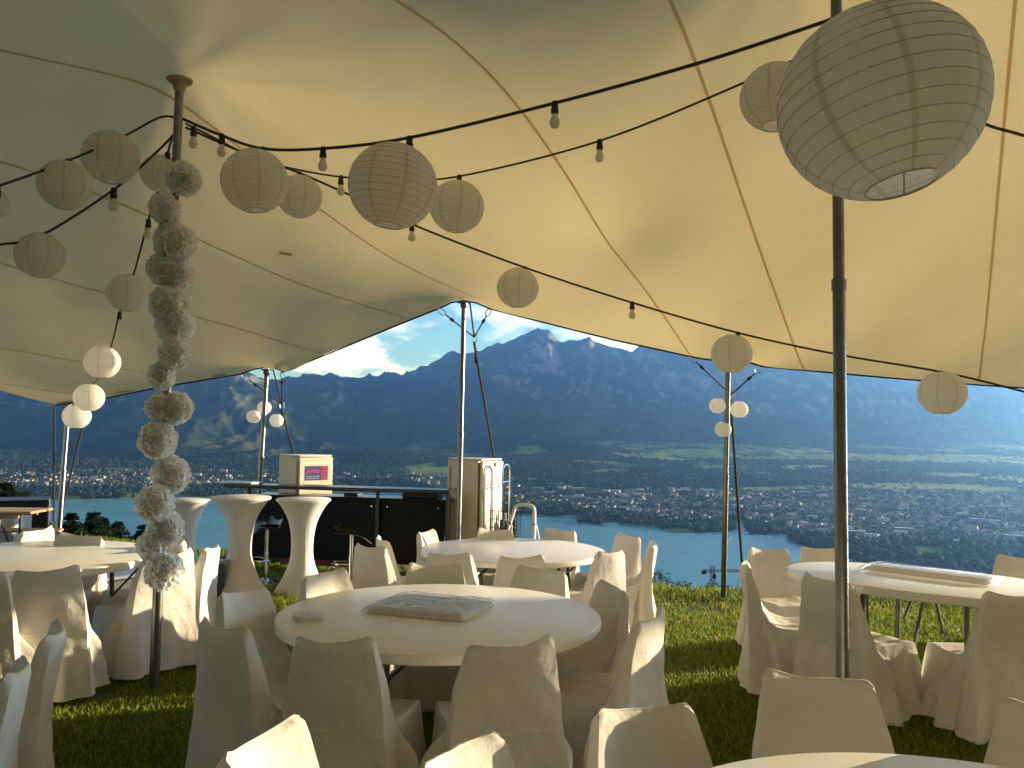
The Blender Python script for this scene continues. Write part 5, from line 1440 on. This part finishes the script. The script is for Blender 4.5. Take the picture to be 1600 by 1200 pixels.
# bar stools
def stool(px, py_base, py_seat, rz, label):
    b = on(px, py_base); hs = at(px, py_seat, b.y).z - b.z
    t = thing('bar_stool', label, 'stool', b, rz)
    MB().lathe([(.20, 0), (.20, .008), (.17, .018), (.06, .035), (.035, .06)], 28).obj('base_plate', M['steel'], t)
    MB().tube([(0, 0, .03), (0, 0, hs * .55)], .030, 14).tube([(0, 0, hs * .55), (0, 0, hs - .03)], .024, 14).obj('column', M['steel'], t)
    MB().tube(spline([(-.02, 0, .27), (-.17, .02, .28), (-.20, .12, .285), (-.12, .21, .285), (.12, .21, .285), (.20, .12, .285), (.17, .02, .28), (.02, 0, .27)], 5), .012, 8).obj('footrest', M['steel'], t)
    MB().tube([(.05, 0, hs - .06), (.13, -.03, hs - .09), (.24, -.05, hs - .17)], .007, 6).obj('height_lever', M['steel'], t)
    g = []
    for j in range(15):
        v = j / 14; row = []
        for i in range(13):
            u = i / 12 * 2 - 1; y = .20 - .42 * v; z = hs + .012 * abs(u) ** 2
            if v > .62: q = (v - .62) / .38; y += .10 * q; z += .09 * q ** 1.4 - .02
            if v < .15: z -= .05 * ((.15 - v) / .15) ** 2
            row.append(Vector((u * .215 * (1 - .12 * abs(2 * v - 1) ** 4), y, z + .03 * abs(u) ** 3)))
        g.append(row)
    b_ = MB(); n = 13
    b_.add([p for r_ in g for p in r_] + [p - Vector((0, 0, .035)) for r_ in g for p in r_], [(i * n + j, i * n + j + 1, (i + 1) * n + j + 1, (i + 1) * n + j) for i in range(14) for j in range(12)] +
           [tuple(15 * n + k for k in (i * n + j, (i + 1) * n + j, (i + 1) * n + j + 1, i * n + j + 1)) for i in range(14) for j in range(12)])
    b_.obj('seat', M['seatblack'], t, angle=60)
stool(547, 918, 828, .5, "black bar stool on a chrome column, right of the cocktail tables")
stool(415, 910, 822, 2.2, 'black bar stool seen between the two front cocktail tables')

# ================================================================== LEFT SIDE
# low platform with a blue grey top
pc = Vector((at(335, 872, 9.3).x, 9.05)); pr = on(359, 905)
a0 = at(359, 874, 9.1); b0 = at(168, 903, 7.9)
ang = math.atan2(a0.y - b0.y, a0.x - b0.x)
mid = (a0 + b0) / 2; nrm = Vector((-math.sin(ang), math.cos(ang), 0)); Lp = (a0 - b0).length + .5
pp = mid + nrm * .42 - Vector((math.cos(ang), math.sin(ang), 0)) * .25
zp = ground(pp.x, pp.y); hp = mid.z - zp
pl = thing('stage_platform', 'low dark platform with a blue grey top on the grass behind the left table', 'platform', (pp.x, pp.y, zp), ang)
MB().box((0, 0, hp - .02), (Lp, .84, .04), bev=.006).obj('deck', M['stage'], pl)
MB().box((0, 0, hp / 2 - .05), (Lp - .06, .78, hp + .0), bev=.004).obj('skirt', M['stageside'], pl)
# beer table and bench
ta = at(62, 797, 9.4); zt = ta.z; zg = ground(ta.x - .8, 9.4)
bt = thing('beer_table', 'folding wooden beer table with black steel legs cut off by the left edge', 'table', (ta.x - 1.1, 9.4, zg), R(3)); hT = zt - zg
MB().box((0, 0, hT - .015), (2.2, .5, .028), bev=.005).obj('board', M['wood'], bt)
for yy in (-.2, .2): MB().box((0, yy, hT - .055), (1.9, .03, .05), bev=.004).obj('batten', M['wood'], bt)
for s in (-1, 1):
    MB().tube([(s * .75, -.22, hT - .06), (s * .75, -.24, 0)], .016, 8).tube([(s * .75, .22, hT - .06), (s * .75, .24, 0)], .016, 8).tube([(s * .75, -.23, .3), (s * .75, .23, .3)], .014, 8).obj('leg_frame', M['leg'], bt)
    MB().tube([(s * .75, 0, .3), (s * .30, 0, hT - .06)], .012, 8).tube([(s * .75, .2, .1), (s * .75, -.2, hT - .1)], .010, 8).obj('strut', M['leg'], bt)
ba = at(88, 828, 9.9); zg = ground(ba.x - .8, 9.9); hB = ba.z - zg
bb = thing('beer_bench', 'folding wooden bench behind the beer table at the left edge', 'bench', (ba.x - 1.1, 9.9, zg), R(2))
MB().box((0, 0, hB - .014), (2.2, .27, .028), bev=.005).obj('board', M['wood'], bb)
for s in (-1, 1):
    MB().tube([(s * .8, -.1, hB - .03), (s * .8, -.12, 0)], .015, 8).tube([(s * .8, .1, hB - .03), (s * .8, .12, 0)], .015, 8).tube([(s * .8, -.11, .15), (s * .8, .11, .15)], .012, 8).obj('leg_frame', M['leg'], bb)
ca = at(77, 782, 11.0); zg = ground(ca.x - .7, 11.0); hc_ = ca.z - zg
cs = thing('equipment_case', 'large black equipment case behind the beer table at the left edge', 'case', (ca.x - .85 * math.cos(R(28)) - .31 * math.sin(R(28)), 11.0 - .85 * math.sin(R(28)) + .31 * math.cos(R(28)), zg), R(28))
MB().box((0, 0, hc_ / 2), (1.66, .58, hc_ - .02), bev=.01).obj('body', M['case'], cs)
for x in (-.835, .835):
    for y in (-.295, .295): MB().box((x, y, hc_ / 2), (.03, .03, hc_), bev=.006).obj('corner_edge', M['leg'], cs)
MB().box((0, 0, hc_ - .005), (1.70, .62, .03), bev=.008).obj('lid', M['case'], cs)
for x in (-.4, .4): MB().box((x, -.297, hc_ * .72), (.14, .012, .09), bev=.004).obj('latch', M['alu'], cs)
wa = at(26, 804, 10.2); zg = ground(wa.x - .3, 10.2); hw_ = wa.z - zg
wb = thing('storage_box', 'pale plastic storage box standing upright under the beer table', 'box', (wa.x - .26, 10.35, zg))
MB().box((0, 0, hw_ / 2), (.52, .4, hw_), bev=.02).obj('body', M['greyplastic'], wb)
MB().box((0, 0, hw_ + .012), (.56, .44, .03), bev=.01).obj('lid', M['greyplastic'], wb)
for x in (-.18, 0, .18): MB().box((x, -.205, hw_ / 2), (.02, .012, hw_ * .8)).obj('rib', M['greyplastic'], wb)

# ================================================================== GRASS
def grass(n, seed):
    r = np.random.default_rng(seed)
    y = 1.9 * (14.2 / 1.9) ** r.random(n * 2); a = r.uniform(-.72, .72, n * 2); x = a * y
    k = (y < lawn_edge(x) + .5) & (r.random(n * 2) < np.clip(-.35 + 2.6 * fbm(x * 1.6, y * 1.6, 4, 5), .10, 1)); x = x[k][:n]; y = y[k][:n]; n = len(x)
    z = groundn(x, y) + .012 * (vnoise(x * 2.2, y * 2.2, 3) - .5) - .004
    patch_ = fbm(x * 1.1, y * 1.1, 4, 6); edge = smn(y, lawn_edge(x) - 1.0, lawn_edge(x) + .2)
    h = r.uniform(.022, .060, n) * (.55 + .9 * patch_) * (1 + .7 * edge); tall = r.random(n) < .006 + .02 * edge; h = np.where(tall, h * 1.7, h)
    w = r.uniform(.0022, .0042, n) * (1 + y / 9); th = r.uniform(0, 6.283, n); ln = r.uniform(.15, 1.0, n) * h; lt = r.uniform(0, 6.283, n)
    dx = np.cos(th) * w; dy = np.sin(th) * w; lx = np.cos(lt) * ln; ly = np.sin(lt) * ln
    b0 = np.stack([x - dx, y - dy, z], -1); b1 = np.stack([x + dx, y + dy, z], -1); m1 = np.stack([x + lx * .4 + dx * .7, y + ly * .4 + dy * .7, z + h * .6], -1); m0 = np.stack([x + lx * .4 - dx * .7, y + ly * .4 - dy * .7, z + h * .6], -1); tp = np.stack([x + lx, y + ly, z + h], -1)
    V = np.stack([b0, b1, m1, m0, tp], 1).reshape(-1, 3); i = np.arange(n)[:, None] * 5
    Fc = np.concatenate([i + np.array([[0, 1, 2]]), i + np.array([[0, 2, 3]]), i + np.array([[3, 2, 4]])], 0)
    u = r.random(n); dry = (r.random(n) < .10 + .25 * smn(patch_, .55, .7)).astype(float); 
    c = np.stack([.115 + .11 * u + .18 * dry, .172 + .11 * u + .07 * dry, .016 + .014 * u + .03 * dry], -1)
    return tag(link('grass', mesh_np('grass', V, Fc, M['grass'], smooth=False, cols=np.repeat(c, 5, 0))), kind='stuff')
grass(260000, 3)
